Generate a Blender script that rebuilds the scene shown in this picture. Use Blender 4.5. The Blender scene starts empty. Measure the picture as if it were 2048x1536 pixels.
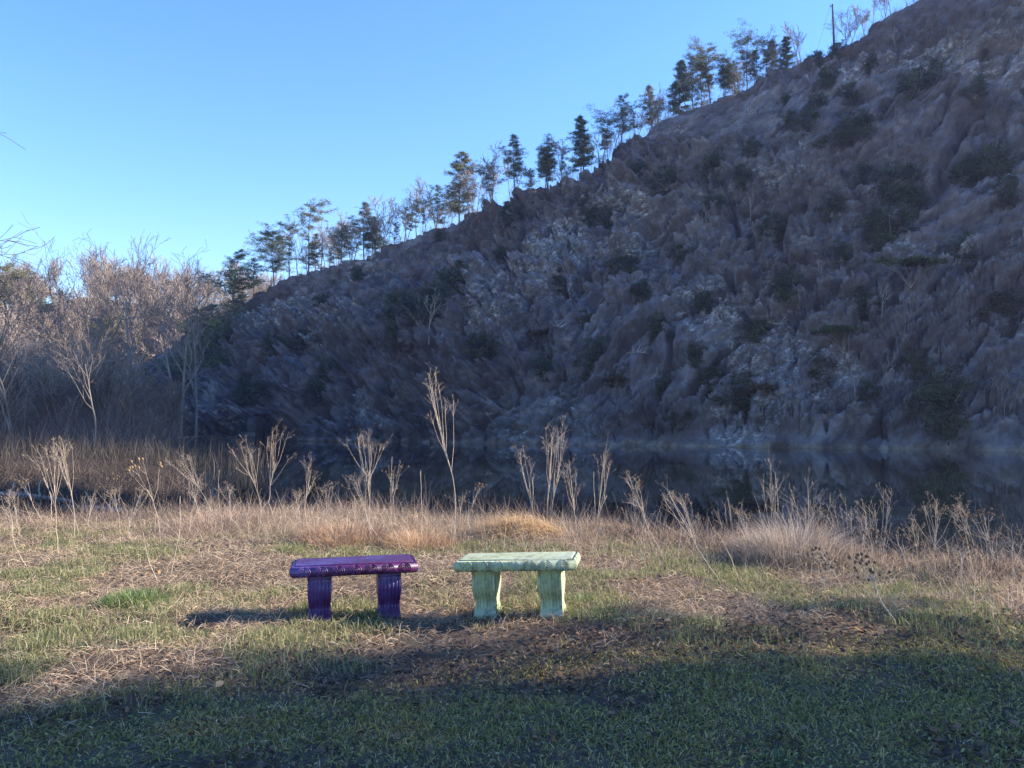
import bpy, math, random
import numpy as np
from mathutils import Vector

R = math.radians
scene = bpy.context.scene
COL = scene.collection
rng = np.random.default_rng(7)
random.seed(7)

# ------------------------------------------------------------------ camera
F = 1577.0                      # focal length in photo pixels (2048 wide)
CAM = np.array([0.0, 0.0, 1.5])
HOR = 845.0
PITCH = math.atan2(HOR - 768.0, F)
cp, sp = math.cos(PITCH), math.sin(PITCH)
WATER = -1.5

cam = bpy.data.cameras.new('camera')
cam.sensor_width = 36.0
cam.lens = 36.0 * F / 2048.0
cam.clip_start = 0.05
cam.clip_end = 5000
camo = bpy.data.objects.new('camera', cam)
camo.location = CAM
camo.rotation_euler = (math.pi / 2 + PITCH, 0, 0)
COL.objects.link(camo)
scene.camera = camo


def ray(u, v):
    a = (np.asarray(u, float) - 1024.0) / F
    b = -(np.asarray(v, float) - 768.0) / F
    return np.stack([a, cp - b * sp, sp + b * cp], -1)


def at_depth(u, v, Y):
    d = ray(u, v)
    return CAM + d * (np.asarray(Y) / d[..., 1])[..., None]


def proj(p):
    q = np.asarray(p, float) - CAM
    dz = q[..., 1] * cp + q[..., 2] * sp
    dy = -q[..., 1] * sp + q[..., 2] * cp
    return 1024 + F * q[..., 0] / dz, 768 - F * dy / dz


# ------------------------------------------------------------------ noise
_perm = np.concatenate([np.random.default_rng(3).permutation(256)] * 3)
_grad = np.random.default_rng(4).normal(size=(256, 3))
_grad /= np.linalg.norm(_grad, axis=1)[:, None]


def noise(x, y, z=0.0):
    x, y, z = np.broadcast_arrays(np.asarray(x, float), np.asarray(y, float), np.asarray(z, float))
    xi, yi, zi = np.floor(x).astype(int), np.floor(y).astype(int), np.floor(z).astype(int)
    xf, yf, zf = x - xi, y - yi, z - zi
    fu = lambda t: t * t * t * (t * (t * 6 - 15) + 10)
    u, v, w = fu(xf), fu(yf), fu(zf)
    out = 0
    for dx in (0, 1):
        for dy in (0, 1):
            for dz in (0, 1):
                h = _perm[_perm[_perm[(xi + dx) & 255] + ((yi + dy) & 255)] + ((zi + dz) & 255)]
                g = _grad[h]
                d = g[..., 0] * (xf - dx) + g[..., 1] * (yf - dy) + g[..., 2] * (zf - dz)
                out = out + d * (u if dx else 1 - u) * (v if dy else 1 - v) * (w if dz else 1 - w)
    return out * 1.6


def fbm(x, y, z=0.0, o=4, g=0.5):
    s, a, f = 0, 1.0, 1.0
    for k in range(o):
        s = s + a * noise(x * f + 17.3 * k, y * f + 5.1 * k, z * f + 9.7 * k)
        a *= g
        f *= 2.03
    return s


def sstep(a, b, x):
    t = np.clip((np.asarray(x, float) - a) / (b - a), 0, 1)
    return t * t * (3 - 2 * t)


# ------------------------------------------------------------------ mesh helpers
class MB:
    """collects vertices, quads and triangles"""
    def __init__(self):
        self.v, self.q, self.t, self.c, self.n = [], [], [], [], 0

    def add(self, v, q=None, t=None, c=None):
        v = np.asarray(v, float).reshape(-1, 3)
        self.v.append(v)
        if q is not None and len(q):
            self.q.append(np.asarray(q, int) + self.n)
        if t is not None and len(t):
            self.t.append(np.asarray(t, int) + self.n)
        if c is not None:
            c = np.asarray(c, float)
            self.c.append(np.broadcast_to(c, (len(v), 3)) if c.ndim == 1 else c)
        self.n += len(v)

    def arrays(self):
        V = np.concatenate(self.v) if self.v else np.zeros((0, 3))
        Q = np.concatenate(self.q) if self.q else np.zeros((0, 4), int)
        T = np.concatenate(self.t) if self.t else np.zeros((0, 3), int)
        C = np.concatenate(self.c) if self.c else None
        return V, Q, T, C

    def mesh(self, name, mat=None, smooth=False):
        V, Q, T, C = self.arrays()
        me = bpy.data.meshes.new(name)
        nl = len(Q) * 4 + len(T) * 3
        me.vertices.add(len(V))
        me.vertices.foreach_set('co', V.astype(np.float32).ravel())
        me.loops.add(nl)
        me.loops.foreach_set('vertex_index', np.concatenate([Q.ravel(), T.ravel()]).astype(np.int32))
        me.polygons.add(len(Q) + len(T))
        ls = np.concatenate([np.arange(len(Q)) * 4, len(Q) * 4 + np.arange(len(T)) * 3]).astype(np.int32)
        me.polygons.foreach_set('loop_start', ls)
        if smooth:
            me.polygons.foreach_set('use_smooth', np.ones(len(Q) + len(T), bool))
        if C is not None and len(C) == len(V):
            at = me.color_attributes.new('col', 'FLOAT_COLOR', 'POINT')
            cc = np.ones((len(V), 4), np.float32)
            cc[:, :3] = C
            at.data.foreach_set('color', cc.ravel())
        if mat:
            me.materials.append(mat)
        me.update(calc_edges=True)
        return me

    def build(self, name, mat, parent=None, smooth=False):
        return link(name, self.mesh(name, mat, smooth), parent)


def link(name, data, parent=None):
    o = bpy.data.objects.new(name, data)
    COL.objects.link(o)
    if parent:
        o.parent = parent
    return o


def tag(o, label=None, cat=None, group=None, kind=None):
    if label: o['label'] = label
    if cat: o['category'] = cat
    if group: o['group'] = group
    if kind: o['kind'] = kind
    return o


def thing(name, loc, label, cat, group=None, rz=0.0, s=1.0):
    o = link(name, None)
    o.location = [float(a) for a in loc]
    o.rotation_euler = (0, 0, rz)
    o.scale = (s, s, s)
    return tag(o, label, cat, group)


def tube(mb, pts, rad, sides=5, c=None, cap=True):
    pts = np.asarray(pts, float)
    n = len(pts)
    rad = np.broadcast_to(np.asarray(rad, float), (n,))
    tg = np.gradient(pts, axis=0)
    tg /= np.linalg.norm(tg, axis=1)[:, None] + 1e-9
    ref = np.array([0, 0, 1.0]) if abs(tg[0, 2]) < 0.9 else np.array([1.0, 0, 0])
    a = np.cross(tg, ref)
    a /= np.linalg.norm(a, axis=1)[:, None] + 1e-9
    b = np.cross(tg, a)
    th = np.arange(sides) * 2 * math.pi / sides
    V = pts[:, None] + rad[:, None, None] * (np.cos(th)[None, :, None] * a[:, None] + np.sin(th)[None, :, None] * b[:, None])
    i = np.arange(n - 1)[:, None] * sides
    j = np.arange(sides)[None]
    k = (j + 1) % sides
    Q = np.stack([i + j, i + k, i + sides + k, i + sides + j], -1).reshape(-1, 4)
    T = None
    V = V.reshape(-1, 3)
    if cap:
        V = np.concatenate([V, pts[-1:]])
        base = (n - 1) * sides
        jj = np.arange(sides)
        T = np.stack([base + jj, base + (jj + 1) % sides, np.full(sides, n * sides)], -1)
    mb.add(V, Q, T, c)


def box(mb, c, s, rz=0.0, col=None):
    x, y, z = np.array(s) / 2
    v = np.array([[-x, -y, -z], [x, -y, -z], [x, y, -z], [-x, y, -z], [-x, -y, z], [x, -y, z], [x, y, z], [-x, y, z]])
    cr, sr = math.cos(rz), math.sin(rz)
    v = v @ np.array([[cr, sr, 0], [-sr, cr, 0], [0, 0, 1]]) + np.array(c)
    q = [[0, 3, 2, 1], [4, 5, 6, 7], [0, 1, 5, 4], [1, 2, 6, 5], [2, 3, 7, 6], [3, 0, 4, 7]]
    mb.add(v, q, None, col)


def unit(v):
    v = np.asarray(v, float)
    return v / (np.linalg.norm(v, axis=-1, keepdims=True) + 1e-9)


# ------------------------------------------------------------------ materials
def mat_new(name):
    m = bpy.data.materials.new(name)
    m.use_nodes = True
    nt = m.node_tree
    nt.nodes.clear()
    out = nt.nodes.new('ShaderNodeOutputMaterial')
    return m, nt, out


def N(nt, t, **kw):
    n = nt.nodes.new(t)
    for k, v in kw.items():
        if k.startswith('i_'):
            n.inputs[k[2:].replace('_', ' ')].default_value = v
        else:
            setattr(n, k, v)
    return n


def noise_tex(nt, scale, detail=5, rough=0.55, vec=None, mapscale=None, rot=None):
    co = nt.nodes.new('ShaderNodeTexCoord')
    src = co.outputs['Object']
    if mapscale is not None or rot is not None:
        mp = nt.nodes.new('ShaderNodeMapping')
        if rot is not None:           # turn first, then stretch along the turned axes
            mp.vector_type = 'TEXTURE'
            mp.inputs['Rotation'].default_value = rot
            mp.inputs['Scale'].default_value = [1 / q for q in mapscale]
        else:
            mp.inputs['Scale'].default_value = mapscale
        nt.links.new(src, mp.inputs['Vector'])
        src = mp.outputs['Vector']
    n = nt.nodes.new('ShaderNodeTexNoise')
    n.inputs['Scale'].default_value = scale
    n.inputs['Detail'].default_value = detail
    n.inputs['Roughness'].default_value = rough
    nt.links.new(src, n.inputs['Vector'])
    return n.outputs['Fac']


def ramp(nt, fac, stops):
    r = nt.nodes.new('ShaderNodeValToRGB')
    el = r.color_ramp.elements
    while len(el) > 1: el.remove(el[-1])
    for i, (p, c) in enumerate(stops):
        e = el[0] if i == 0 else el.new(p)
        e.position = p
        e.color = (*c, 1) if not np.isscalar(c) else (c, c, c, 1)
    nt.links.new(fac, r.inputs['Fac'])
    return r.outputs['Color']


def mix(nt, fac, a, b, mode='MIX'):
    m = nt.nodes.new('ShaderNodeMix')
    m.data_type = 'RGBA'
    m.blend_type = mode
    for sock, val in ((m.inputs[0], fac), (m.inputs[6], a), (m.inputs[7], b)):
        if hasattr(val, 'is_linked'): nt.links.new(val, sock)
        elif np.isscalar(val): sock.default_value = val
        else: sock.default_value = (*val, 1)
    return m.outputs[2]


def bump(nt, h, strength, dist):
    b = nt.nodes.new('ShaderNodeBump')
    b.inputs['Strength'].default_value = strength
    b.inputs['Distance'].default_value = dist
    nt.links.new(h, b.inputs['Height'])
    return b.outputs['Normal']


def principled(nt, out, color, rough=0.8, normal=None, spec=0.3):
    p = nt.nodes.new('ShaderNodeBsdfPrincipled')
    if hasattr(color, 'is_linked'): nt.links.new(color, p.inputs['Base Color'])
    else: p.inputs['Base Color'].default_value = (*color, 1)
    if hasattr(rough, 'is_linked'): nt.links.new(rough, p.inputs['Roughness'])
    else: p.inputs['Roughness'].default_value = rough
    p.inputs['Specular IOR Level'].default_value = spec
    if normal is not None: nt.links.new(normal, p.inputs['Normal'])
    nt.links.new(p.outputs[0], out.inputs['Surface'])
    return p


def simple_mat(name, c1, c2, scale=3.0, rough=0.85, bumpd=0.0, mapscale=None, spec=0.2):
    m, nt, out = mat_new(name)
    f = noise_tex(nt, scale, 5, 0.6, mapscale=mapscale)
    c = ramp(nt, f, [(0.32, c1), (0.68, c2)])
    nm = bump(nt, f, 0.6, bumpd) if bumpd else None
    principled(nt, out, c, rough, nm, spec)
    return m


def leaf_mat(name, trans=0.35, tint=(1, 1, 1)):
    """blades, needles, leaves: colour of each blade from the 'col' attribute"""
    m, nt, out = mat_new(name)
    a = N(nt, 'ShaderNodeAttribute', attribute_name='col')
    d = nt.nodes.new('ShaderNodeBsdfDiffuse')
    t = nt.nodes.new('ShaderNodeBsdfTranslucent')
    g = nt.nodes.new('ShaderNodeBsdfGlossy')
    g.inputs['Roughness'].default_value = 0.45
    g.inputs['Color'].default_value = (0.5, 0.5, 0.5, 1)
    nt.links.new(a.outputs['Color'], d.inputs['Color'])
    nt.links.new(a.outputs['Color'], t.inputs['Color'])
    ms = nt.nodes.new('ShaderNodeMixShader')
    ms.inputs[0].default_value = trans
    nt.links.new(d.outputs[0], ms.inputs[1])
    nt.links.new(t.outputs[0], ms.inputs[2])
    m2 = nt.nodes.new('ShaderNodeMixShader')
    m2.inputs[0].default_value = 0.04
    nt.links.new(ms.outputs[0], m2.inputs[1])
    nt.links.new(g.outputs[0], m2.inputs[2])
    nt.links.new(m2.outputs[0], out.inputs['Surface'])
    return m


M = {}
M['leaf'] = leaf_mat('blade', 0.35)
M['needle'] = leaf_mat('needle', 0.25)
M['twig'] = leaf_mat('twig', 0.0)
M['bark_dark'] = simple_mat('bark_dark', (0.05, 0.042, 0.036), (0.12, 0.10, 0.085), 2.0, 0.9, 0.02, (1, 1, 0.2))
M['bark_grey'] = simple_mat('bark_grey', (0.13, 0.11, 0.095), (0.30, 0.26, 0.225), 1.5, 0.9, 0.02, (1, 1, 0.25))
M['bark_pale'] = simple_mat('bark_pale', (0.28, 0.24, 0.21), (0.48, 0.43, 0.38), 1.5, 0.9, 0.02, (1, 1, 0.25))
M['stalk'] = simple_mat('dry_stalk', (0.34, 0.265, 0.205), (0.60, 0.49, 0.39), 25.0, 0.8)
M['stalk_grey'] = simple_mat('grey_stalk', (0.30, 0.25, 0.21), (0.52, 0.45, 0.38), 25.0, 0.85)
M['seed_pale'] = simple_mat('pale_seed', (0.18, 0.12, 0.075), (0.36, 0.26, 0.18), 60.0, 0.9)
M['seed_dark'] = simple_mat('dark_seed', (0.075, 0.050, 0.036), (0.18, 0.125, 0.09), 60.0, 0.9)
M['pod'] = simple_mat('brown_pod', (0.16, 0.105, 0.06), (0.30, 0.21, 0.125), 60.0, 0.8)

# ------------------------------------------------------------------ sun and sky
SUN_AZ = R(80)          # clockwise from +Y
SUN_EL = R(26)
SDIR = np.array([math.sin(SUN_AZ) * math.cos(SUN_EL), math.cos(SUN_AZ) * math.cos(SUN_EL), math.sin(SUN_EL)])
w = bpy.data.worlds.new('World')
scene.world = w
w.use_nodes = True
nt = w.node_tree
bg = nt.nodes['Background']
sky = nt.nodes.new('ShaderNodeTexSky')
sky.sky_type = 'NISHITA'
sky.sun_disc = False
sky.sun_elevation = SUN_EL
sky.sun_rotation = SUN_AZ
sky.air_density = 1.0
sky.dust_density = 0.0
sky.ozone_density = 2.5
hs = nt.nodes.new('ShaderNodeHueSaturation')
hs.inputs['Saturation'].default_value = 1.28
hs.inputs['Hue'].default_value = 0.511
nt.links.new(sky.outputs[0], hs.inputs['Color'])
nt.links.new(hs.outputs[0], bg.inputs['Color'])
bg.inputs['Strength'].default_value = 0.13
sl = bpy.data.lights.new('sun', 'SUN')
sl.energy = 5.0
sl.angle = R(0.5)
sl.color = (1.0, 0.87, 0.72)
so = link('sun', sl)
so.rotation_euler = Vector(SDIR).to_track_quat('Z', 'Y').to_euler()
scene.view_settings.view_transform = 'Standard'
scene.view_settings.look = 'None'
scene.view_settings.gamma = 1.0
scene.view_settings.use_curve_mapping = False
scene.view_settings.exposure = 1.66

# ------------------------------------------------------------------ terrain
_ye_x = [-40, -14, -7.5, -5.5, -2.5, 0, 1.2, 2.8, 3.9, 5, 8, 12, 20, 30, 36, 44, 60]
_ye_y = [9, 10, 11.5, 12.3, 12.4, 11.5, 10.9, 9.3, 8.2, 7.8, 8, 10, 17, 31, 47, 52, 52]
_sh_y = [0, 12, 16, 41, 55, 100, 143, 160, 400]
_sh_x = [2, -4, -7, -16.5, -22.5, -41, -61, -75, -250]


def terrain(x, y):
    x = np.asarray(x, float); y = np.asarray(y, float)
    ye = np.interp(x, _ye_x, _ye_y) + 0.5 * noise(x * 0.5, 3.3) + 0.4 * noise(x * 1.6, 7.7)
    e = ye - y
    n = 0.05 * noise(x * 0.5, y * 0.5) + 0.02 * noise(x * 2, y * 2)
    bank = -2.6 * sstep(0.0, -4.2, e) + 0.06 * sstep(1.6, 0.0, np.abs(e - 0.4)) * (0.6 + 0.8 * noise(x * .8, y * .8))
    bank = bank + 0.032 * np.clip(x + 0.1, -0.3, 1.2) * sstep(3, 1.0, np.abs(y - 6.1))
    z = bank + n * sstep(-6, 0, e)
    xs = np.interp(y, _sh_y, _sh_x) + 2.0 * noise(y * 0.09, 8.8) + 0.7 * noise(y * 0.4, 2.8)
    d = xs - x
    left = -1.55 + np.clip(0.13 * d, -3, 0.55) + 0.012 * np.clip(d - 6, 0, 60) + 0.25 * noise(x * 0.25, y * 0.25) * sstep(0, 4, d)
    far = 34 * sstep(95, 270, y + 0.25 * np.clip(-x - 40, 0, 300)) * np.maximum(sstep(-5, 45, d), sstep(150, 195, y) * sstep(30, -45, x))
    left = left + far * (1 + 0.25 * fbm(x * 0.02, y * 0.02, 0, 3)) + sstep(20, 60, d) * sstep(20, 80, y) * 3
    z = np.maximum(z, left)
    back = sstep(0.0, 30.0, -(y - 1.5)) * 0.0
    z = np.maximum(z + back, -4.2)
    z = z + 2.5 * sstep(150, 320, y) * sstep(0, 60, x)
    return z


def axis(segs):
    a = [np.arange(s, e, st) for s, e, st in segs]
    return np.concatenate(a)


gx = axis([(-700, -300, 50), (-300, -100, 6), (-100, -30, 2.0), (-30, -9, 0.4), (-9, 9, 0.07), (9, 30, 0.5), (30, 120, 3), (120, 300, 12), (300, 701, 50)])
gy = axis([(-240, -40, 40), (-40, 0, 2.5), (0, 2.5, 0.3), (2.5, 15, 0.07), (15, 30, 0.4), (30, 110, 1.6), (110, 340, 4), (340, 600, 20), (600, 801, 50)])
X, Y = np.meshgrid(gx, gy)
Z = terrain(X, Y)
near = (X > -9) & (X < 9) & (Y > 2.5) & (Y < 15)
Z = Z + np.where(near, 0.012 * fbm(X * 6, Y * 6, 1.7, 3), 0)
nx, ny = len(gx), len(gy)
ii, jj = np.meshgrid(np.arange(ny - 1), np.arange(nx - 1), indexing='ij')
Q = np.stack([ii * nx + jj, ii * nx + jj + 1, (ii + 1) * nx + jj + 1, (ii + 1) * nx + jj], -1).reshape(-1, 4)
m, nt, out = mat_new('soil')
f1 = noise_tex(nt, 0.9, 6, 0.6)
f2 = noise_tex(nt, 14.0, 6, 0.65)
f3 = noise_tex(nt, 55.0, 4, 0.6)
c = ramp(nt, f1, [(0.38, (0.065, 0.047, 0.036)), (0.52, (0.105, 0.082, 0.055)), (0.66, (0.085, 0.092, 0.048))])
c = mix(nt, ramp(nt, f2, [(0.4, 0.0), (0.66, 0.75)]), c, (0.16, 0.118, 0.083))
c = mix(nt, ramp(nt, f3, [(0.45, 0.0), (0.7, 0.6)]), c, (0.055, 0.038, 0.032))
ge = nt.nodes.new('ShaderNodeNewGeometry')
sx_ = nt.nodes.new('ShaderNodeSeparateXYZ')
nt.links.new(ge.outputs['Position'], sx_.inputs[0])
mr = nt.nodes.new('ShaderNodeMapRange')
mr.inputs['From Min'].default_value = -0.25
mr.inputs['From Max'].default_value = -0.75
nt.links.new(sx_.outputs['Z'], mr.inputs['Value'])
c = mix(nt, mr.outputs['Result'], c, ramp(nt, f2, [(.35, (.020, .015, .012)), (.65, (.050, .038, .030))]))  # low ground darkened: wet mud, and shade put into its colour
principled(nt, out, c, 0.95, bump(nt, f3, 0.7, 0.02), 0.15)
M['soil'] = m
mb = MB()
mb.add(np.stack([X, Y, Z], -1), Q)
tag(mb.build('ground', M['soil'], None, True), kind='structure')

# water
m, nt, out = mat_new('pond_water')
n1 = noise_tex(nt, 0.55, 4, 0.5, mapscale=(1, 1.6, 1))
p = principled(nt, out, (0.006, 0.011, 0.012), 0.012, bump(nt, n1, 0.010, 0.15), 0.5)
p.inputs['IOR'].default_value = 1.33
M['water'] = m
mb = MB()
mb.add([[-150, 5, WATER], [260, 5, WATER], [260, 260, WATER], [-150, 260, WATER]], [[0, 1, 2, 3]])
tag(mb.build('water', M['water']), kind='structure')

# ------------------------------------------------------------------ quarry hill
_r = np.array([(60, 900), (140, 850), (200, 800), (270, 745), (330, 702), (400, 660), (440, 632), (480, 603), (560, 562), (640, 532), (720, 515), (800, 484), (860, 462),
               (900, 450), (960, 432), (1050, 402), (1130, 380), (1190, 352), (1225, 322), (1250, 300), (1290, 272), (1330, 245), (1370, 226), (1400, 216),
               (1480, 195), (1560, 155), (1640, 128), (1700, 99), (1760, 55), (1820, 16), (1860, 0), (1950, -55), (2048, -115), (2300, -260), (2700, -420),
               (3200, -560), (3500, -640), (3700, -980), (3980, -980), (4300, -100), (4700, 700), (5300, 860)], float)  # out-of-view ridge end raised for shade on the reeds, then dropped for sun
cu = np.concatenate([np.arange(120, 2120, 1.75), np.linspace(2124, 5300, 130)])
vr = np.interp(cu, _r[:, 0], _r[:, 1])
dcol = ray(cu, np.full_like(cu, HOR))
slope = dcol[:, 0] / dcol[:, 1]                       # x / y of each column
BD = np.array([0.885, -0.465]); BN = np.array([0.465, 0.885]); B0 = np.array([-63.0, 143.0])
bt = (slope * B0[1] - B0[0]) / (BD[0] - slope * BD[1])
base = B0 + bt[:, None] * BD
base = base + (1.6 * noise(bt * 0.06, 0.4) + 0.5 * noise(bt * 0.3, 4.4))[:, None] * BN
tel = (HOR - vr) / F * np.sqrt(1.0)                   # approx (z-1.5)/y at the ridge
Yr = base[:, 1].copy()
for _ in range(40):                                   # ridge set back in proportion to its height
    h = np.maximum(at_depth(cu, vr, Yr)[:, 2], 0.2)
    W = 3 + 0.74 * h
    # point on column ray whose offset from the base line along BN is W
    k = ((slope * 0 + (B0 @ BN) + W)) / (slope * BN[0] + BN[1])
    Yr = 0.5 * Yr + 0.5 * k
hr = at_depth(cu, vr, Yr)[:, 2]
ridge = np.stack([slope * Yr, Yr], -1)
NR = 430
rows_f = np.linspace(0, 1, NR)
rows_b = 1 + np.linspace(0.02, 1.6, 40) ** 1.3
tt = np.concatenate([rows_f, rows_b])
Tm, Um = np.meshgrid(tt, cu, indexing='ij')
Tc = np.minimum(Tm, 1)
PX = base[None, :, 0] + (ridge - base)[None, :, 0] * Tm
PY = base[None, :, 1] + (ridge - base)[None, :, 1] * Tm
BT = np.broadcast_to(bt[None], Tm.shape)
gprof = Tc + 0.10 * np.sin(math.pi * Tc) * (1 - 0.6 * Tc) + 0.035 * np.sin(3 * math.pi * Tc) * np.sin(BT * 0.07 + 1)
PZ = (WATER - 0.3) + (hr[None] - WATER + 0.3) * gprof
over = np.maximum(Tm - 1, 0)
PZ = PZ - (hr[None] * 1.1 + 3) * over ** 1.15 + 0.4 * sstep(0, .02, over) * 0
# rock relief: layers dipping to lower left, ledges and clefts
a_, b_ = BT, PZ * 1.25
ang = R(40)
s1 = a_ * np.cos(ang) + b_ * np.sin(ang) + 5 * noise(a_ * .03, b_ * .04, 3.1) + 1.2 * noise(a_ * .13, b_ * .13, 5.1)   # along the layers
s2 = -a_ * np.sin(ang) + b_ * np.cos(ang) + 5 * noise(a_ * .03, b_ * .04, 13.1) + 1.2 * noise(a_ * .13, b_ * .13, 9.1)  # across the layers
big = fbm(a_ * 0.032, b_ * 0.04, 0.2, 3)
ridged = lambda x, y, z, o=4: sum((1 - 2 * np.abs(noise(x * 2.05 ** k + 7 * k, y * 2.05 ** k, z + k))) * .52 ** k for k in range(o)) - .55
lay = ridged(s1 * 0.035, s2 * 0.15, 1.0, 3)
rid = 1 - np.abs(noise(s1 * 0.028 + 4, s2 * 0.085, 5.0)) * 2
cleft = np.clip(rid, 0.86, 1) - 0.86
mid = ridged(s1 * 0.12, s2 * 0.33, 2.0, 5)
fine = ridged(s1 * 0.45, s2 * 1.1, 6.0, 3)
def blocks(x, y, seed):
    """fractured rock: every cell its own height and tilt, and the distance to the nearest joint"""
    xi, yi = np.floor(x).astype(int), np.floor(y).astype(int)
    b1 = np.full(x.shape, 9.0); b2 = np.full(x.shape, 9.0); val = np.zeros(x.shape)
    rt = np.random.default_rng(seed).random((5, 256))
    for dx in (-1, 0, 1):
        for dy in (-1, 0, 1):
            h = _perm[_perm[(xi + dx) & 255] + ((yi + dy + seed) & 255)]
            ox, oy = xi + dx + rt[0][h] - x, yi + dy + rt[1][h] - y
            d = ox * ox + oy * oy
            near_ = d < b1
            b2 = np.where(near_, b1, np.minimum(b2, d))
            v_ = rt[2][h] - .5 - (rt[3][h] - .5) * ox * 1.2 - (rt[4][h] - .15) * oy * 1.1
            val = np.where(near_, v_, val)
            b1 = np.where(near_, d, b1)
    return val, np.sqrt(b2) - np.sqrt(b1)
k1, j1 = blocks(s1 / 9.0, s2 / 3.6, 3)
k2, j2 = blocks(s1 / 3.6, s2 / 1.5, 8)
k3, j3 = blocks(s1 / 1.5, s2 / .65, 15)
joint = np.clip(1 - j1 / .14, 0, 1) * 1.0
frac = 1.8 * k1 + 1.8 * k2 + 1.15 * k3 - 2.0 * joint * (noise(a_ * .08, b_ * .08, 44) > -.05) - .35 * np.clip(1 - j2 / .16, 0, 1)
rough_amt = np.clip(0.95 + 1.0 * fbm(a_ * 0.03, b_ * 0.035, 9.9, 3) + 0.35 * (1 - Tc) - 0.25 * sstep(80, 120, a_), 0.4, 1.5)
env = (.15 * sstep(0, .006, Tc) + .85 * sstep(0.010, 0.038, Tc)) * (1 - 0.55 * sstep(0.9, 1.0, Tc)) * (1 - 0.8 * sstep(0, 0.3, over))
disp = env * (2.4 * big + 1.4 * lay + rough_amt * (.8 * mid + 0.6 * fine + 1.3 * frac) - 18.0 * cleft) + 0.25 * fbm(a_ * .3, b_ * .3, 1, 3) * (1 - env)
scl = np.clip(hr / 30, 0.25, 1.0)[None]
DN = np.array([-0.465 * 0.85, -0.885 * 0.85, 0.52])
PX = PX + DN[0] * disp * scl; PY = PY + DN[1] * disp * scl; PZ = PZ + DN[2] * disp * scl
# a low muddy shelf along the waterline
shelf = sstep(0.0, -0.02, Tc - 0.028) * (0.5 + 0.5 * noise(BT * 0.2, 1.2))
PZ = PZ + 0.05 * shelf
HP = np.stack([PX, PY, PZ], -1)
nr, nc = Tm.shape
ii, jj = np.meshgrid(np.arange(nr - 1), np.arange(nc - 1), indexing='ij')
Q = np.stack([ii * nc + jj, ii * nc + jj + 1, (ii + 1) * nc + jj + 1, (ii + 1) * nc + jj], -1).reshape(-1, 4)
# what lies on the rock: leaf litter on gentle ground, pale mineral crust on bare faces
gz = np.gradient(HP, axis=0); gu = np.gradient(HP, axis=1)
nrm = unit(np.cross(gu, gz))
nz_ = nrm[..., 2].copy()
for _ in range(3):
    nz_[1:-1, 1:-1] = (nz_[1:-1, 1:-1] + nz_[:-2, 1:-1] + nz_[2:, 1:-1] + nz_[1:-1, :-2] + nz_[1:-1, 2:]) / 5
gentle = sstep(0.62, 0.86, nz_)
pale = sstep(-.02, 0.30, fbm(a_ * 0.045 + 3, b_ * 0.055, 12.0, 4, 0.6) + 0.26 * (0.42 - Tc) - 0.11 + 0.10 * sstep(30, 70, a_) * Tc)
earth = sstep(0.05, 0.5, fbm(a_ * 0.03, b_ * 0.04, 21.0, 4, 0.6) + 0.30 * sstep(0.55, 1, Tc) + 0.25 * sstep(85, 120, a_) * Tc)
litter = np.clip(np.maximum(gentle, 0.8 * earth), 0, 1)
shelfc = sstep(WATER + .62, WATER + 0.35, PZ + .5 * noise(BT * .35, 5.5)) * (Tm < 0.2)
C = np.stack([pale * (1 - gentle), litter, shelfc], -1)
m, nt, out = mat_new('quarry_rock')
att = N(nt, 'ShaderNodeAttribute', attribute_name='col')
sep = nt.nodes.new('ShaderNodeSeparateColor')
nt.links.new(att.outputs['Color'], sep.inputs[0])
rot = (0, R(-40), R(-28))
fa = noise_tex(nt, 0.10, 6, 0.62)
fb = noise_tex(nt, 0.30, 9, 0.72, mapscale=(0.7, 1.0, 1.3), rot=rot)
fc = noise_tex(nt, 1.1, 8, 0.78, mapscale=(0.75, 1.0, 1.35), rot=(0, R(-24), R(-28)))
fd = noise_tex(nt, .42, 9, 0.78)
rock = ramp(nt, fb, [(0.36, (0.052, 0.049, 0.056)), (0.5, (0.138, 0.130, 0.144)), (0.64, (0.27, 0.255, 0.275))])
rock = mix(nt, ramp(nt, fa, [(0.45, 0.0), (0.62, 0.6)]), rock, (0.125, 0.10, 0.098))
crust = ramp(nt, fc, [(0.42, (0.10, 0.094, 0.10)), (0.53, (0.27, 0.26, 0.27)), (0.62, (0.60, 0.58, 0.58))])
pm = nt.nodes.new('ShaderNodeMath'); pm.operation = 'MULTIPLY'
nt.links.new(sep.outputs[0], pm.inputs[0])
nt.links.new(ramp(nt, fd, [(0.44, 0.0), (0.56, 1.0)]), pm.inputs[1])
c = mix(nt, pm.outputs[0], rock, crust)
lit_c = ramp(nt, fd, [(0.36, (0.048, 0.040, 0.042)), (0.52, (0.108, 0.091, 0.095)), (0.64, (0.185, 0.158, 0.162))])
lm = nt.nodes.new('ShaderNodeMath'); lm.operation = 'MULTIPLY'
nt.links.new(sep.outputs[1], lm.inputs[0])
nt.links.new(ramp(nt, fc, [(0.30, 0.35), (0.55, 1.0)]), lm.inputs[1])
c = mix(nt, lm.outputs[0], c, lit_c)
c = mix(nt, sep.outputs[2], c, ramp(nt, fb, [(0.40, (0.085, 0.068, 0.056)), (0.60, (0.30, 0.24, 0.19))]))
principled(nt, out, c, 0.92, bump(nt, fc, 0.5, 0.25), 0.15)
M['rock'] = m
mb = MB()
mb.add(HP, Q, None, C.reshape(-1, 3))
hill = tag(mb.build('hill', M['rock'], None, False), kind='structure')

HU, HV = proj(HP[:NR])


def hill_pt(u, v):
    """the place on the slope seen at photo pixel (u, v)"""
    j = int(np.argmin(np.abs(cu - u)))
    col = HV[:, j]
    k = np.argmax(col <= v) if (col <= v).any() else NR - 1
    return HP[k, j].copy()


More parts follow.
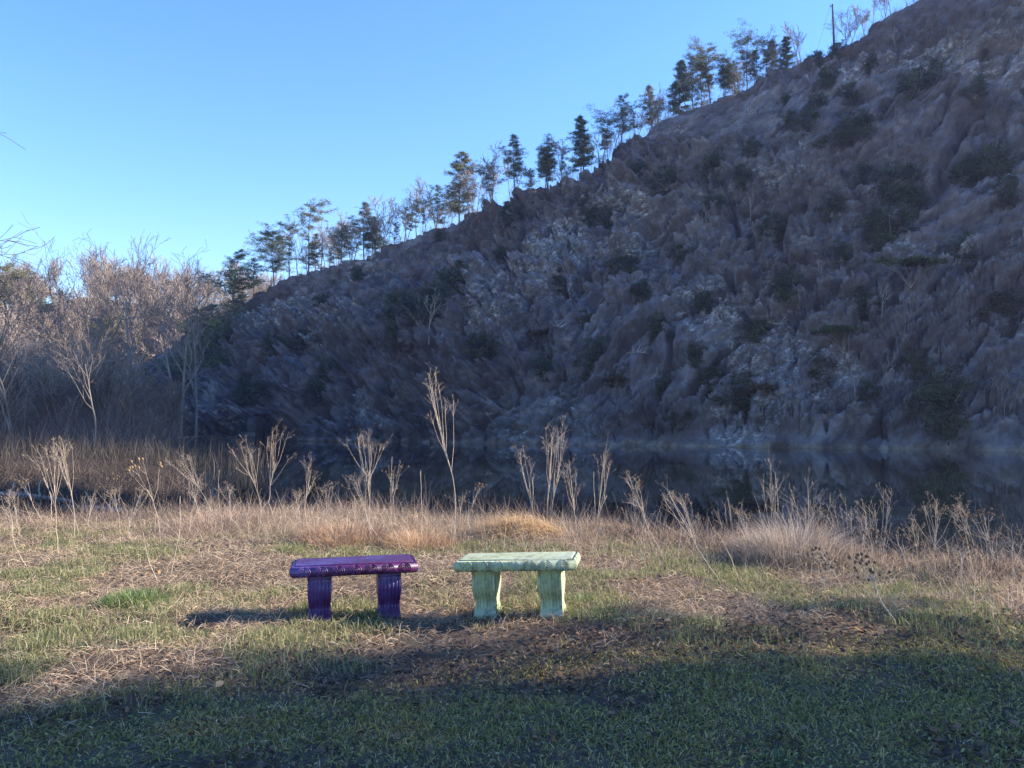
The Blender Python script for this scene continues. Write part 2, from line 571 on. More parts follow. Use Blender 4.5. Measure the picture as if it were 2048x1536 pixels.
def crest_pt(u, back=1.5):
    j = int(np.argmin(np.abs(cu - u)))
    k = int(np.argmin(HV[:, j]))
    p = HP[k, j].copy()
    d = unit(np.array([p[0], p[1]]))
    return p + np.array([d[0] * back, d[1] * back, -0.25 - 0.12 * back])


# ------------------------------------------------------------------ trees
def wander(start, d, length, n, bend, up=0.0, g=None):
    g = g or random
    p = np.array(start, float); d = unit(np.array(d, float))
    pts = [p.copy()]
    for k in range(n):
        d = unit(d + np.array([g.gauss(0, bend), g.gauss(0, bend), g.gauss(0, bend) + up]))
        p = p + d * length / n
        pts.append(p.copy())
    return np.array(pts), d


def bare_tree(seed, H=12.0, r0=0.16, fork=0.35, spread=0.7, depth=4, kids=(4, 4, 4, 3), up=0.06, trunk_bend=0.05, lean=(0, 0), stems=1):
    """polylines of a leafless tree as (points, radii, level)"""
    g = random.Random(seed)
    out = []

    def grow(p, d, L, r, lev):
        n = 7 if lev == 0 else (5 if lev < 3 else 3)
        pts, _ = wander(p, d, L, n, (trunk_bend, 0.13, 0.16, 0.18, 0.2)[lev], up if lev else 0.02, g)
        rad = np.linspace(r, r * (0.35 if lev else 0.30), n + 1)
        out.append((pts, rad, lev))
        if lev >= depth: return
        cnt = kids[min(lev, len(kids) - 1)]
        for k in range(cnt):
            lo = fork if lev == 0 else 0.25
            t = lo + (1 - lo) * (k + g.random()) / cnt
            i = min(int(t * n), n - 1)
            q = pts[i] + (pts[i + 1] - pts[i]) * (t * n - i)
            ax = unit(pts[i + 1] - pts[i])
            th = g.uniform(0, 6.283)
            side = unit(np.cross(ax, [math.cos(th), math.sin(th), 0.3]))
            an = spread * g.uniform(0.6, 1.25)
            nd = ax * math.cos(an) + side * math.sin(an)
            nl = L * g.uniform(0.42, 0.68) * (1.15 - 0.45 * (t if lev == 0 else 0.6 * t))
            grow(q, nd, nl, max(r * (1 - 0.65 * t) * 0.55, 0.008), lev + 1)

    for s in range(stems):
        d = np.array([lean[0] + (g.gauss(0, 0.16) if stems > 1 else 0), lean[1] + (g.gauss(0, .16) if stems > 1 else 0), 1.0])
        grow(np.array([g.gauss(0, .15) * (stems > 1), g.gauss(0, .15) * (stems > 1), -0.3]), d, H * g.uniform(.88, 1) if s else H, r0, 0)
    return out


def norm_lines(lines, H):
    top = max(l[0][:, 2].max() for l in lines)
    s = H / top
    return [(p * s, r * s, l) for p, r, l in lines]


def tree_meshes(lines, tone, name, minr=0.0):
    a, b = MB(), MB()
    g = np.random.default_rng(abs(hash(name)) % 1000)
    for p, r, l in lines:
        r = np.maximum(r, minr)
        if l <= 1: tube(a, p, r, 7 if l == 0 else 5)
        else: tube(b, p, r, 3, np.array(tone) * g.uniform(0.7, 1.25), cap=False)
    return a, b


def add_bare(mesh_pair, loc, label, group, rz, s, name='bare_tree', cat='tree'):
    t = thing(name, loc, label, cat, group, rz, s)
    link('trunk', mesh_pair[0], t)
    link('branches', mesh_pair[1], t)
    return t


def needles(mb, c, r, n, size, tone, g, flat=0.5, up=0.3, ws=0.22):
    """a tuft of narrow leaf-sized faces about c"""
    d = unit(g.normal(size=(n, 3)) * [1, 1, flat] + [0, 0, up])
    p0 = np.asarray(c) + g.normal(size=(n, 3)) * r * np.array([.42, .42, .42 * flat])
    L = size * g.uniform(0.6, 1.3, (n, 1))
    side = unit(np.cross(d, g.normal(size=(n, 3))))
    wv = L * ws
    V = np.stack([p0 - side * wv * .5, p0 + side * wv * .5, p0 + d * L + side * wv * .3, p0 + d * L - side * wv * .3], 1).reshape(-1, 3)
    Qd = np.arange(4 * n).reshape(-1, 4)
    cc = np.asarray(tone) * g.uniform(0.55, 1.5, (n, 1)) * np.array([1, 1, 1])
    cc = np.repeat(cc, 4, 0)
    mb.add(V, Qd, None, cc)


def pine(seed, H=13.0, cb=0.35, rad=0.22, shape='cone', dens=1.0, tone=(0.062, 0.078, 0.034), stems=1, bend=0.03, r0=None, nsize=0.42):
    g = np.random.default_rng(seed)
    rr = random.Random(seed)
    tr, cr = MB(), MB()
    r0 = r0 or H * 0.012
    for s in range(stems):
        off = np.array([rr.gauss(0, .08 * H), rr.gauss(0, .05 * H), 0]) * (stems > 1)
        hs = H * (1 if s == 0 else rr.uniform(.75, .95))
        pts, _ = wander(off * 0.4 + [0, 0, -0.4], [off[0] * .05, 0, 1], hs, 12, bend, 0.06, rr)
        pts[:, 2] *= hs / pts[-1, 2]
        tube(tr, pts, np.linspace(r0, r0 * 0.15, 13), 7)
        nb = int(46 * dens + 14)
        for k in range(nb):
            t = cb + (1 - cb) * (k + rr.random()) / nb
            f = (t - cb) / (1 - cb)
            if shape == 'cone': R_ = (1 - f) ** 0.75 * (0.75 + 0.25 * math.sin(f * 23)) + 0.10
            elif shape == 'flat': R_ = 0.25 + 0.85 * f ** 1.5 if f < 0.92 else 0.6
            elif shape == 'round': R_ = math.sin(math.pi * min(max(f * 0.9 + 0.08, 0), 1)) ** 0.7
            elif shape == 'tuft': R_ = 0.9 if f > 0.72 else (0.55 * rr.random() if rr.random() < 0.6 else 0.0)
            else: R_ = rr.uniform(0.25, 1.0) * (1 - 0.4 * f)
            if R_ <= 0.05: continue
            L = 1.25 * rad * H * R_ * rr.uniform(0.5, 1.45)
            i = min(int(t * 12), 11)
            q = pts[i] + (pts[i + 1] - pts[i]) * (t * 12 - i)
            th = rr.uniform(0, 6.283)
            bp, bd = wander(q, [math.cos(th), math.sin(th), rr.uniform(-0.2, 0.5)], L, 4, 0.16, 0.05, rr)
            tube(tr, bp, np.linspace(r0 * 0.28, r0 * 0.08, 5), 4)
            nclump = max(2, int(2.5 + L * 2.0))
            for c_ in range(nclump):
                ft = 0.35 + 0.65 * (c_ + rr.random()) / nclump
                i2 = min(int(ft * 4), 3)
                pc = bp[i2] + (bp[i2 + 1] - bp[i2]) * (ft * 4 - i2) + g.normal(size=3) * [0.36, 0.36, 0.12] * L * 0.35
                tn = np.array(tone) * rr.uniform(0.65, 1.4) * np.array([rr.uniform(.9, 1.25), 1, rr.uniform(.8, 1.1)])
                needles(cr, pc, 0.34 + 0.09 * L, int(13 * dens) + 7, nsize, np.array(tn) * 1.6 * np.array([.98, 1.06, .9]), g, 0.45, 0.35, .15)
    return tr, cr


def bush(seed, Hh=2.6, wd=1.6, n=70, tone=(0.055, 0.068, 0.036), flat=False, nsize=0.34):
    g = np.random.default_rng(seed)
    st, cr = MB(), MB()
    lobes = g.normal(size=(7, 3)) * [wd * .42, wd * .42, Hh * .2] + [0, 0, Hh * .5]
    lr = g.uniform(.35, .8, 7)
    for k in range(n):
        j = g.integers(7)
        c_ = lobes[j] + g.normal(size=3) * lr[j] * np.array([wd, wd, Hh * .8]) * 0.36
        if flat: c_[2] = Hh * 0.75 + 0.25 * (c_[2] - Hh * .5)
        c_[2] = max(c_[2], 0.1) - (0 if flat else .55 * Hh * g.random() ** 3)
        needles(cr, c_, 0.5, 40, nsize * .85, np.array(tone) * g.uniform(.6, 1.5), g, 0.6 if not flat else 0.3, 0.4)
        if k % 8 == 0:
            p = np.array([[0, 0, -.5], [c_[0] * .4, c_[1] * .4, c_[2] * .5], c_])
            tube(st, p, [0.05, 0.03, 0.015], 4)
    return st, cr


def pair(ab, name, m1, m2):
    return ab[0].mesh(name + '_trunk', m1, True), ab[1].mesh(name + '_crown', m2)


# prototypes
BARE = []
for k in range(9):
    ln = bare_tree(100 + k, 12, 0.17 + 0.025 * (k % 3), 0.25 + 0.05 * (k % 4), 0.42 + 0.06 * (k % 4), 4, [(6, 4, 3, 2), (5, 4, 3, 2), (7, 3, 3, 2)][k % 3], 0.10, 0.06, (0.12 * ((k % 3) - 1), 0), 1 + (k % 4 == 3))
    ln = norm_lines(ln, 12)
    a, b = tree_meshes(ln, (0.30, 0.25, 0.215), 'bare%d' % k, 0.032)
    BARE.append((a.mesh('bare_trunk', M['bark_grey'], True), b.mesh('bare_branches', M['twig'])))
PINES = {}
for nm, kw in dict(
        green=dict(H=13, cb=.22, rad=.24, shape='round', dens=.8, tone=(.045, .072, .030)),
        broad=dict(H=13, cb=.30, rad=.36, shape='round', dens=1.1, tone=(.085, .090, .045)),
        slim=dict(H=13, cb=.45, rad=.18, shape='tuft', dens=.6, tone=(.06, .075, .035)),
        tuft=dict(H=13, cb=.20, rad=.20, shape='tuft', dens=.9, tone=(.10, .098, .042), bend=.02),
        small=dict(H=13, cb=.15, rad=.30, shape='irr', dens=.7, tone=(.048, .062, .032)),
        cone=dict(H=13, cb=.16, rad=.27, shape='cone', dens=1.25, tone=(.082, .085, .046)),
        cone2=dict(H=13, cb=.22, rad=.24, shape='cone', dens=1.0, tone=(.060, .070, .040)),
        twin=dict(H=13, cb=.35, rad=.26, shape='irr', dens=.9, tone=(.058, .068, .038), stems=2),
        dense=dict(H=13, cb=.10, rad=.23, shape='cone', dens=1.7, tone=(.045, .060, .034)),
        airy=dict(H=13, cb=.25, rad=.25, shape='irr', dens=.75, tone=(.052, .062, .036)),
        flat=dict(H=13, cb=.42, rad=.30, shape='flat', dens=.9, tone=(.088, .086, .040), bend=.06),
        flat2=dict(H=13, cb=.40, rad=.28, shape='flat', dens=.7, tone=(.062, .068, .038), bend=.08),
).items():
    PINES[nm] = pair(pine(sum(map(ord, nm)) + 31, **kw), 'pine_' + nm, M['bark_dark'], M['needle'])
BUSH = [pair(bush(400 + k, 2.6, 1.5 + .25 * (k % 3), 75), 'bush', M['bark_grey'], M['needle']) for k in range(5)]
BUSHF = [pair(bush(430 + k, 2.0, 2.2, 60, (0.075, 0.085, 0.022), True), 'bush', M['bark_grey'], M['needle']) for k in range(2)]
BUSHB = [pair(bush(440 + k, 1.8, 2.0, 50, (0.085, 0.052, 0.024), k == 0), 'bush', M['bark_grey'], M['needle']) for k in range(2)]

# ---- pines along the crest: (u, v of top, shape, label)
for i, (u, vt, nm, lb) in enumerate([
    (478, 500, 'green', 'bright green pine at the low left end of the ridge, beside the bare woods'),
    (505, 520, 'airy', 'short airy pine standing just right of the low end bright green pine'),
    (543, 466, 'broad', 'broad round-topped sunlit pine near the low left end of the ridge'),
    (577, 452, 'slim', 'slim pine with a small tuft, right of the broad round-topped pine'),
    (611, 412, 'tuft', 'tall pine with a sunlit tufted top, standing alone above bare saplings'),
    (690, 448, 'small', 'short ragged pine between the sunlit tufted pine and the dark leaning pine'),
    (728, 404, 'cone2', 'dark pointed pine on the crest above the left end of the purple bench'),
    (752, 440, 'small', 'short dark pine pressed against the right side of a pointed pine'),
    (787, 446, 'small', 'low bushy pine under bare trees above the purple bench right end'),
    (918, 302, 'cone', 'large layered conical pine rising alone high above the tallest dead weed'),
    (988, 390, 'small', 'low dark pine bush at the foot of two bare ridge trees'),
    (1056, 268, 'cone2', 'big grey green pine with rounded top above the green bench'),
    (1098, 300, 'airy', 'thin leaning pine in the gap beside the big grey green pine'),
    (1117, 280, 'twin', 'two-stemmed pine with ragged crown on the crest above green bench'),
    (1184, 234, 'dense', 'dense dark column-like pine standing where the ridge steepens'),
    (1252, 195, 'airy', 'open ragged pine on the steep step of the ridge'),
    (1364, 122, 'dense', 'dark full pine at the left end of the upper pine row'),
    (1394, 116, 'airy', 'straight thin pine second from the left in the upper pine row'),
    (1430, 98, 'flat', 'sunlit flat-topped pine in the middle of the upper pine row'),
    (1456, 118, 'twin', 'forked dark pine right beside the sunlit flat-topped pine'),
    (1505, 80, 'flat2', 'wide spreading pine with bare lower trunk in upper pine row'),
    (1545, 84, 'flat2', 'crooked leaning pine left of the bushy last pine'),
    (1588, 72, 'dense', 'bushy sunlit pine at the right end of the upper pine row'),
]):
    p = crest_pt(u, 1.2)
    top = at_depth(u, vt, p[1])
    s = (top[2] - p[2]) / 13.0
    t = thing('pine_tree', p, lb, 'tree', 'pines along the crest of the hill', random.uniform(0, 6.28), s)
    link('trunk', PINES[nm][0], t); link('crown', PINES[nm][1], t)

_g = random.Random(12)
for k in range(17):
    u = [622, 662, 712, 742, 812, 845, 872, 1012, 1078, 1142, 1218, 1278, 1312, 1410, 1478, 1528, 1562][k]
    vt = float(np.interp(u, _r[:, 0], _r[:, 1])) - _g.uniform(48, 92)
    p = crest_pt(u, 3.5)
    top = at_depth(u, vt, p[1])
    nm = _g.choice(['airy', 'slim', 'twin', 'flat2', 'cone2'])
    t = thing('pine_tree', p, 'thin young pine filling a gap in the row of trees on the ridge', 'tree', 'young pines in the gaps of the ridge row', _g.uniform(0, 6), (top[2] - p[2]) / 13)
    link('trunk', PINES[nm][0], t); link('crown', PINES[nm][1], t)

# ---- bare trees along the crest
crest_bare = [(592, 440), (632, 440), (648, 430), (668, 425), (700, 440), (712, 455), (766, 383), (800, 430), (812, 405), (830, 362), (845, 400), (872, 350), (885, 372), (902, 400),
              (945, 350), (962, 330), (978, 318), (1012, 292), (1030, 300), (1075, 330), (1145, 272), (1160, 290), (1215, 250), (1228, 262), (1284, 215), (1300, 200), (1322, 176), (1340, 195),
              (1412, 140), (1475, 110), (1525, 100), (1562, 95), (1606, 120), (1712, 8), (1700, 40), (1745, -4), (1762, -18), (1783, -30), (1800, -45), (1835, -70), (1850, -60)]
_g = random.Random(5)
for _ in range(34):
    _u = _g.choice([_g.uniform(580, 900), _g.uniform(900, 1340), _g.uniform(1340, 1620)])
    crest_bare.append((_u, float(np.interp(_u, _r[:, 0], _r[:, 1])) - _g.uniform(35, 95)))
for i, (u, vt) in enumerate(crest_bare):
    p = crest_pt(u, 0.5 + 3 * random.random())
    top = at_depth(u, vt, p[1])
    s = max((top[2] - p[2]) / 12.0, .3)
    if u > 1690:
        lb = 'leafless tree on the top of the hill right of the utility pole'
        gr = 'bare trees right of the utility pole'
    elif u > 1340:
        lb = 'thin leafless tree standing among the upper row of pines'
        gr = 'bare trees in the upper pine row'
    elif u > 1140:
        lb = 'slender leafless tree on the steep step of the ridge'
        gr = 'bare trees on the steep step of the ridge'
    elif u > 940:
        lb = 'leafless tree between the large conical pine and the two-stemmed pine'
        gr = 'bare trees right of the conical pine'
    elif u > 755:
        lb = 'leafless tree left of the large conical pine, above the purple bench'
        gr = 'bare trees left of the conical pine'
    else:
        lb = 'leafless sapling beside the sunlit tufted pine on the lower ridge'
        gr = 'bare saplings on the lower ridge'
    add_bare(BARE[(i * 5) % 9], p, lb, gr, random.uniform(0, 6.28), s)

# ---- evergreen bushes on the rock face: (u, v of foot, height px, kind)
cliff = [(570, 712, 55, 0), (617, 700, 50, 0), (866, 635, 90, 0), (927, 585, 100, 0), (819, 675, 55, 0), (766, 695, 45, 0), (520, 790, 60, 0), (957, 715, 75, 0), (655, 800, 55, 0),
         (675, 742, 35, 0), (564, 805, 55, 0), (826, 702, 40, 2), (1331, 672, 60, 0), (1249, 545, 70, 0), (1187, 740, 85, 0), (1407, 728, 48, 0), (1337, 780, 42, 0),
         (1463, 795, 85, 0), (1496, 830, 70, 0), (1242, 760, 45, 0), (1234, 780, 40, 2), (1175, 652, 45, 0), (1521, 675, 60, 0), (1164, 588, 50, 0), (1369, 515, 55, 0), (1100, 765, 45, 0),
         (1360, 845, 50, 0), (1773, 388, 95, 0), (1832, 410, 75, 0), (1676, 430, 55, 0), (1793, 485, 90, 0), (1558, 470, 60, 0), (2023, 410, 70, 0), (1949, 360, 60, 0), (1695, 515, 45, 0),
         (1832, 575, 62, 1), (1742, 620, 60, 0), (1695, 690, 60, 1), (1640, 755, 95, 0), (1844, 740, 60, 0), (1890, 850, 125, 0), (1742, 795, 45, 0), (1531, 810, 60, 2), (1765, 130, 35, 0),
         (1855, 185, 95, 0), (1674, 170, 45, 0), (1993, 115, 28, 0), (1615, 252, 50, 0), (1725, 270, 75, 0), (1580, 212, 34, 0), (1652, 222, 45, 0), (1713, 200, 45, 0), (1693, 300, 65, 0),
         (1291, 352, 50, 0), (1430, 348, 60, 0), (1496, 368, 45, 0), (1350, 378, 55, 0), (1970, 205, 45, 0), (1958, 345, 60, 0), (2025, 345, 95, 0), (1045, 448, 45, 0),
         (1124, 585, 55, 0), (1205, 452, 50, 0), (1182, 418, 36, 0), (1694, 108, 40, 0), (1646, 126, 30, 0), (1000, 520, 40, 0), (890, 480, 24, 0), (1085, 690, 45, 2), (780, 640, 40, 0),
         (1590, 590, 60, 0), (1290, 590, 45, 0), (1420, 620, 45, 0), (2010, 620, 70, 0), (1930, 520, 60, 0), (1440, 430, 50, 0), (1520, 300, 36, 0), (715, 560, 34, 0), (640, 610, 36, 0), (470, 690, 40, 0)]
LM = [(440, 'far left end of the cliff'), (600, 'cliff left of the purple bench'), (720, 'cliff over the purple bench'), (850, 'cliff left of the tallest weed'),
      (960, 'cliff right of the tallest weed'), (1090, 'cliff over the green bench'), (1230, 'cliff right of green bench'), (1350, 'cliff below upper pine row'),
      (1460, 'cliff below the flat-topped pine'), (1590, 'cliff below the last bushy pine'), (1690, 'cliff below the utility pole'), (1800, 'cliff right of the utility pole'),
      (1900, 'cliff towards the right edge'), (2030, 'cliff at the right edge')]


def band(p):
    j = int(np.argmin(np.abs(cu - proj(p)[0])))
    f = (p[2] - WATER) / max(hr[j] - WATER, 1)
    return 'just above the water' if f < .12 else 'low' if f < .3 else 'below middle height' if f < .45 else 'at middle height' if f < .6 else 'above middle height' if f < .75 else 'high' if f < .9 else 'near the crest'


items = []
for i, (u, v, hp, kd) in enumerate(cliff):
    p = hill_pt(u, v)
    lm = min(LM, key=lambda q: abs(q[0] - u))[1]
    col = ('dark evergreen bush', 'flat yellow green bush', 'rusty brown bush')[kd]
    size = 'large ' if hp >= 80 else 'small ' if hp < 45 else ''
    items.append([p, u, hp, kd, size + col + ' ' + band(p) + ' on the ' + lm])
seen = {}
for it in items: seen.setdefault(it[4], []).append(it)
for lb, its in seen.items():
    if len(its) > 1:
        its.sort(key=lambda q: q[1])
        for k, it in enumerate(its):
            it[4] = ('left' if k == 0 else 'right' if k == len(its) - 1 else 'middle') + ' ' + lb
for i, (p, u, hp, kd, lb) in enumerate(items):
    src = BUSH[i % 5] if kd == 0 else BUSHF[i % 2] if kd == 1 else BUSHB[i % 2]
    h0 = (2.6, 2.0, 1.8)[kd]
    s = hp / F * p[1] / h0 * 0.82
    t = thing('evergreen_bush' if kd != 2 else 'brown_bush', p + np.array([0, .25, -.25]) * s, lb, 'bush', 'bushes growing on the rock face', random.uniform(0, 6.28), s)
    link('stems', src[0], t); link('foliage', src[1], t)

# ---- pale saplings and fallen dead wood on the slope
sap = []
for k in range(3):
    ln = norm_lines(bare_tree(700 + k, 5, .06, .3, .6, 3, (4, 3, 3), .05, .10, (.1, 0)), 5)
    a, b = tree_meshes(ln, (.30, .27, .24), 'sap%d' % k, .02)
    sap.append((a.mesh('sapling_trunk', M['bark_pale'], True), b.mesh('sapling_branches', M['twig'])))
for i, (u, v, hp, lb) in enumerate([
    (878, 690, 110, 'pale leafless sapling on the cliff straight above the tallest weed'), (1608, 640, 75, 'pale thin sapling high over the middle of the pond right half'),
    (1655, 580, 60, 'pale forked sapling on the cliff below the utility pole'), (1770, 655, 70, 'pale crooked sapling under the flat yellow green bush'),
    (1765, 770, 60, 'pale slim sapling above the far shore at right'), (1178, 560, 55, 'pale sapling above the green bench on mid cliff'),
    (1690, 430, 55, 'pale straight sapling among dark bushes below the utility pole'), (1850, 420, 60, 'pale sapling among dark bushes right of the utility pole'),
    (1415, 470, 60, 'pale sapling below the flat-topped pine'), (1505, 440, 65, 'pale twisted sapling below the wide spreading pine'),
    (1810, 100, 42, 'pale forked sapling on the upper slope right of the pole'), (1260, 420, 60, 'pale bent sapling on the slope below the steep step'),
    (452, 830, 80, 'pale leaning sapling by the concrete ruin'), (1715, 810, 80, 'pale sapling with dark base at the waterline right'),
    (2010, 830, 90, 'pale sapling by the water at the right edge'), (1560, 850, 70, 'grey sapling by the water below the last bushy pine')]):
    p = hill_pt(u, v)
    add_bare(sap[i % 3], p, lb, 'pale saplings on the cliff', random.uniform(0, 6.28), hp / F * p[1] / 5, 'sapling')
for i, (u, v, L, lb) in enumerate([
    (1000, 636, 5.0, 'pale fallen trunk lying level on the cliff above green bench'), (1140, 662, 4.0, 'pale fallen trunk slanting on the cliff right of green bench'),
    (955, 628, 4.5, 'bleached uprooted tree tangle left of the level fallen trunk'), (1290, 715, 4.5, 'grey fallen trunk over a dark hollow on the lower cliff'),
    (1510, 240, 3.2, 'bleached curved log on the slope under the wide spreading pine'), (1560, 655, 3.4, 'bleached log on the cliff below the last bushy pine')]):
    p = hill_pt(u, v)
    t = thing('fallen_tree', p + np.array([-.3, -.6, .4]), lb, 'log', 'dead trunks lying on the cliff')
    mb = MB()
    g = random.Random(i + 50)
    L *= .62
    a0 = g.uniform(-.3, .3)
    pts, d = wander([-L / 2, 0, 0], [1, -.2, a0], L, 6, .06, 0, g)
    tube(mb, pts, np.linspace(.11, .04, 7), 6)
    mb.build('trunk', M['bark_grey'], t, True)
    mb = MB()
    for k in range(6):
        q = pts[2 + k % 4]
        bp, _ = wander(q, [g.uniform(-.2, 1), g.uniform(-1, .2), g.uniform(-.2, .9)], g.uniform(.8, 1.8), 4, .2, 0, g)
        tube(mb, bp, np.linspace(.06, .02, 5), 4)
    mb.build('branches', M['bark_pale'], t, True)

# ---- brushwood and dry stems all over the slope (uncountable)
def sprays(pos, dirs, n_each, L, wdt, tones, g, segs=3, bend=.35, spread=.6):
    k = len(pos)
    P = np.repeat(pos, n_each, 0) + g.normal(size=(k * n_each, 3)) * [.25, .25, .08] * L
    D = unit(np.repeat(dirs, n_each, 0) + g.normal(size=(k * n_each, 3)) * spread)
    Ls = L * g.uniform(.4, 1.3, (k * n_each, 1))
    B = g.normal(size=(k * n_each, 3)) * bend
    side = unit(np.cross(D, g.normal(size=D.shape)))
    n = len(P)
    V = []
    for s in range(segs + 1):
        f = s / segs
        c_ = P + D * Ls * f + B * Ls * f * f
        ww = wdt * (1 - .75 * f)
        V += [c_ - side * ww, c_ + side * ww]
    V = np.stack(V, 1)
    o = np.arange(n)[:, None] * (2 * (segs + 1))
    Qd = np.concatenate([o + np.array([[2 * s, 2 * s + 1, 2 * s + 3, 2 * s + 2]]) for s in range(segs)])
    tn = np.asarray(tones)
    cc = tn[g.integers(len(tn), size=n)] * g.uniform(.6, 1.35, (n, 1))
    return V.reshape(-1, 3), Qd, np.repeat(cc, 2 * (segs + 1), 0)


g = np.random.default_rng(11)
dens = np.clip(.25 + .9 * litter[:NR, :-130] + .5 * fbm(a_[:NR, :-130] * .05, b_[:NR, :-130] * .06, 31, 3), 0, 1).ravel()
idx = np.flatnonzero(g.random(dens.size) < np.clip(dens * 1.6 - .5, 0, 1) * 0.009)
pos = HP[:NR, :-130].reshape(-1, 3)[idx]
mb = MB()
mb.add(*[x for x in (lambda r: (r[0], r[1], None, r[2]))(sprays(pos, np.tile([[-.15, -.3, .8]], (len(pos), 1)), 7, 1.1, .012,
        [(.17, .14, .135), (.24, .20, .19), (.11, .085, .08), (.085, .058, .05), (.34, .30, .29)], g))])
cj = np.flatnonzero((cu > 420) & (cu < 2100))
sel = cj[g.integers(len(cj), size=1500)]
pc = np.array([crest_pt(cu[q], g.uniform(-.5, 4)) for q in sel])
mb.add(*[x for x in (lambda r: (r[0], r[1], None, r[2]))(sprays(pc, np.tile([[0, 0, .9]], (len(pc), 1)), 7, 1.5, .016,
        [(.26, .20, .15), (.32, .25, .20), (.18, .12, .085), (.36, .24, .13)], g, 3, .35, .5))])
tag(mb.build('brushwood', M['twig']), 'grey brown leafless brush covering the shaded quarry slope', 'brush', kind='stuff')

# ------------------------------------------------------------------ utility pole, ruin
p = crest_pt(1684, .6)
topz = at_depth(1684, 8, p[1])[2]
hp = topz - p[2]
t = thing('utility_pole', p, 'dark wooden utility pole on the hilltop among bare trees', 'utility pole')
mb = MB(); tube(mb, [[0, 0, -.5], [-.05, 0, hp * .5], [-.15, 0, hp]], [.20, .17, .14], 9); mb.build('post', M['bark_dark'], t, True)
mb = MB(); box(mb, (-.30, 0, hp - .45), (.5, .12, .12)); tube(mb, [[-.50, 0, hp - .39], [-.50, 0, hp - .1]], [.06, .05], 6); mb.build('insulator', M['bark_grey'], t)
mb = MB()
far = at_depth(1590, 215, p[1] + 30) - p
q0 = np.array([-.5, 0, hp - .1])
tube(mb, [q0 + (far - q0) * f + np.array([0, 0, -1.4 * math.sin(math.pi * f)]) for f in np.linspace(0, 1, 12)], .018, 4)
mb.build('wire', M['bark_dark'], t)

M['concrete'] = simple_mat('old_concrete', (.05, .043, .038), (.13, .115, .10), 1.2, .95, .03)
M['steel'] = simple_mat('rusty_steel', (.02, .014, .012), (.055, .035, .028), 3, .8)
yb = 128.0
c0 = at_depth(546, 872, yb); c0[2] = WATER
px = yb / F
t = thing('concrete_ruin', c0, 'old grey concrete ruin with dark posts at the foot of the cliff', 'ruin')
mb = MB(); box(mb, (-36 * px, .4, 1.6), (28 * px, 2, 4.2)); mb.build('pier', M['concrete'], t)
mb = MB(); box(mb, (-46 * px, -1.4, .4), (34 * px, 1.2, 2.0)); mb.build('step', M['concrete'], t)
mb = MB(); box(mb, (28 * px, .8, 1.5), (66 * px, 1.4, 4.0)); mb.build('wall', M['concrete'], t)
for dx in (-28, -20, -9, 2):
    mb = MB(); tube(mb, [[dx * px, -1, -.6], [dx * px, -1, 4.2]], .16, 6); mb.build('post', M['steel'], t)
mb = MB(); box(mb, (-14 * px, -1, 4.3), (40 * px, .5, .45)); mb.build('beam', M['steel'], t)

# ------------------------------------------------------------------ left shore woods
LEFT = []
for k, kw in enumerate([dict(H=20, r0=.26, fork=.30, spread=.85, kids=(7, 5, 3, 3), trunk_bend=.10, stems=2, up=.03), dict(H=18, r0=.26, fork=.25, spread=.50, kids=(8, 5, 3, 3), trunk_bend=.04, up=.10),
                        dict(H=18, r0=.26, fork=.36, spread=.72, kids=(7, 5, 3, 3), trunk_bend=.06, up=.04), dict(H=16, r0=.20, fork=.45, spread=.6, kids=(6, 4, 3, 3), trunk_bend=.09, up=.05),
                        dict(H=17, r0=.22, fork=.3, spread=.6, kids=(6, 4, 3, 3), trunk_bend=.07, stems=2, up=.06)]):
    ln = norm_lines(bare_tree(810 + k, **kw), kw['H'])
    a, b = tree_meshes(ln, (.21, .165, .14), 'left%d' % k, .013)
    LEFT.append((a.mesh('shore_trunk', M['bark_grey'], True), b.mesh('shore_branches', M['twig']), kw['H']))


def terr_pt(u, Yd):
    x = (u - 1024) / F * Yd
    return np.array([x, Yd, float(terrain(x, Yd))])


for i, (u, vt, Yd, k, lb) in enumerate([
    (140, 448, 72, 0, 'big wide spreading leafless tree with forked trunk on left shore'), (268, 462, 98, 1, 'tall upright pale leafless tree behind the left shore'),
    (365, 490, 86, 2, 'leafless tree with round open crown nearest the cliff end'), (342, 520, 92, 3, 'slim leafless tree just left of the round crowned tree'),
    (188, 640, 58, 3, 'slim leaning leafless tree in front of the reeds'), (30, 600, 62, 4, 'small pinkish leafless tree at the left edge of the shore'),
    (-60, 470, 66, 4, 'leafless tree cut by the left edge of the photo'), (392, 530, 120, 1, 'leafless tree close beside the left end pines'),
    (230, 560, 88, 4, 'low many-stemmed leafless tree between two tall shore trees'), (85, 560, 90, 2, 'leafless tree behind the big spreading tree')]):
    p = terr_pt(u, Yd)
    top = at_depth(u, vt, Yd)
    add_bare(LEFT[k][:2], p, lb, 'bare trees on the left shore', (0.4 if i == 0 else random.uniform(0, 6.28)), (top[2] - p[2]) / LEFT[k][2])

# nearer tree whose twigs enter at the left edge
ln = norm_lines(bare_tree(871, 9, .13, .3, .75, 4, (7, 6, 5, 4), .04, .05), 9)
a, b = tree_meshes(ln, (.20, .15, .13), 'edge', .006)
pe = np.array([-23.4, 24.0, float(terrain(-23.4, 24.0))])
te = add_bare((a.mesh('edge_trunk', M['bark_grey'], True), b.mesh('edge_branches', M['twig'])), pe, 'nearby leafless tree whose twigs reach in at the upper left edge', None, .8, 1.72)

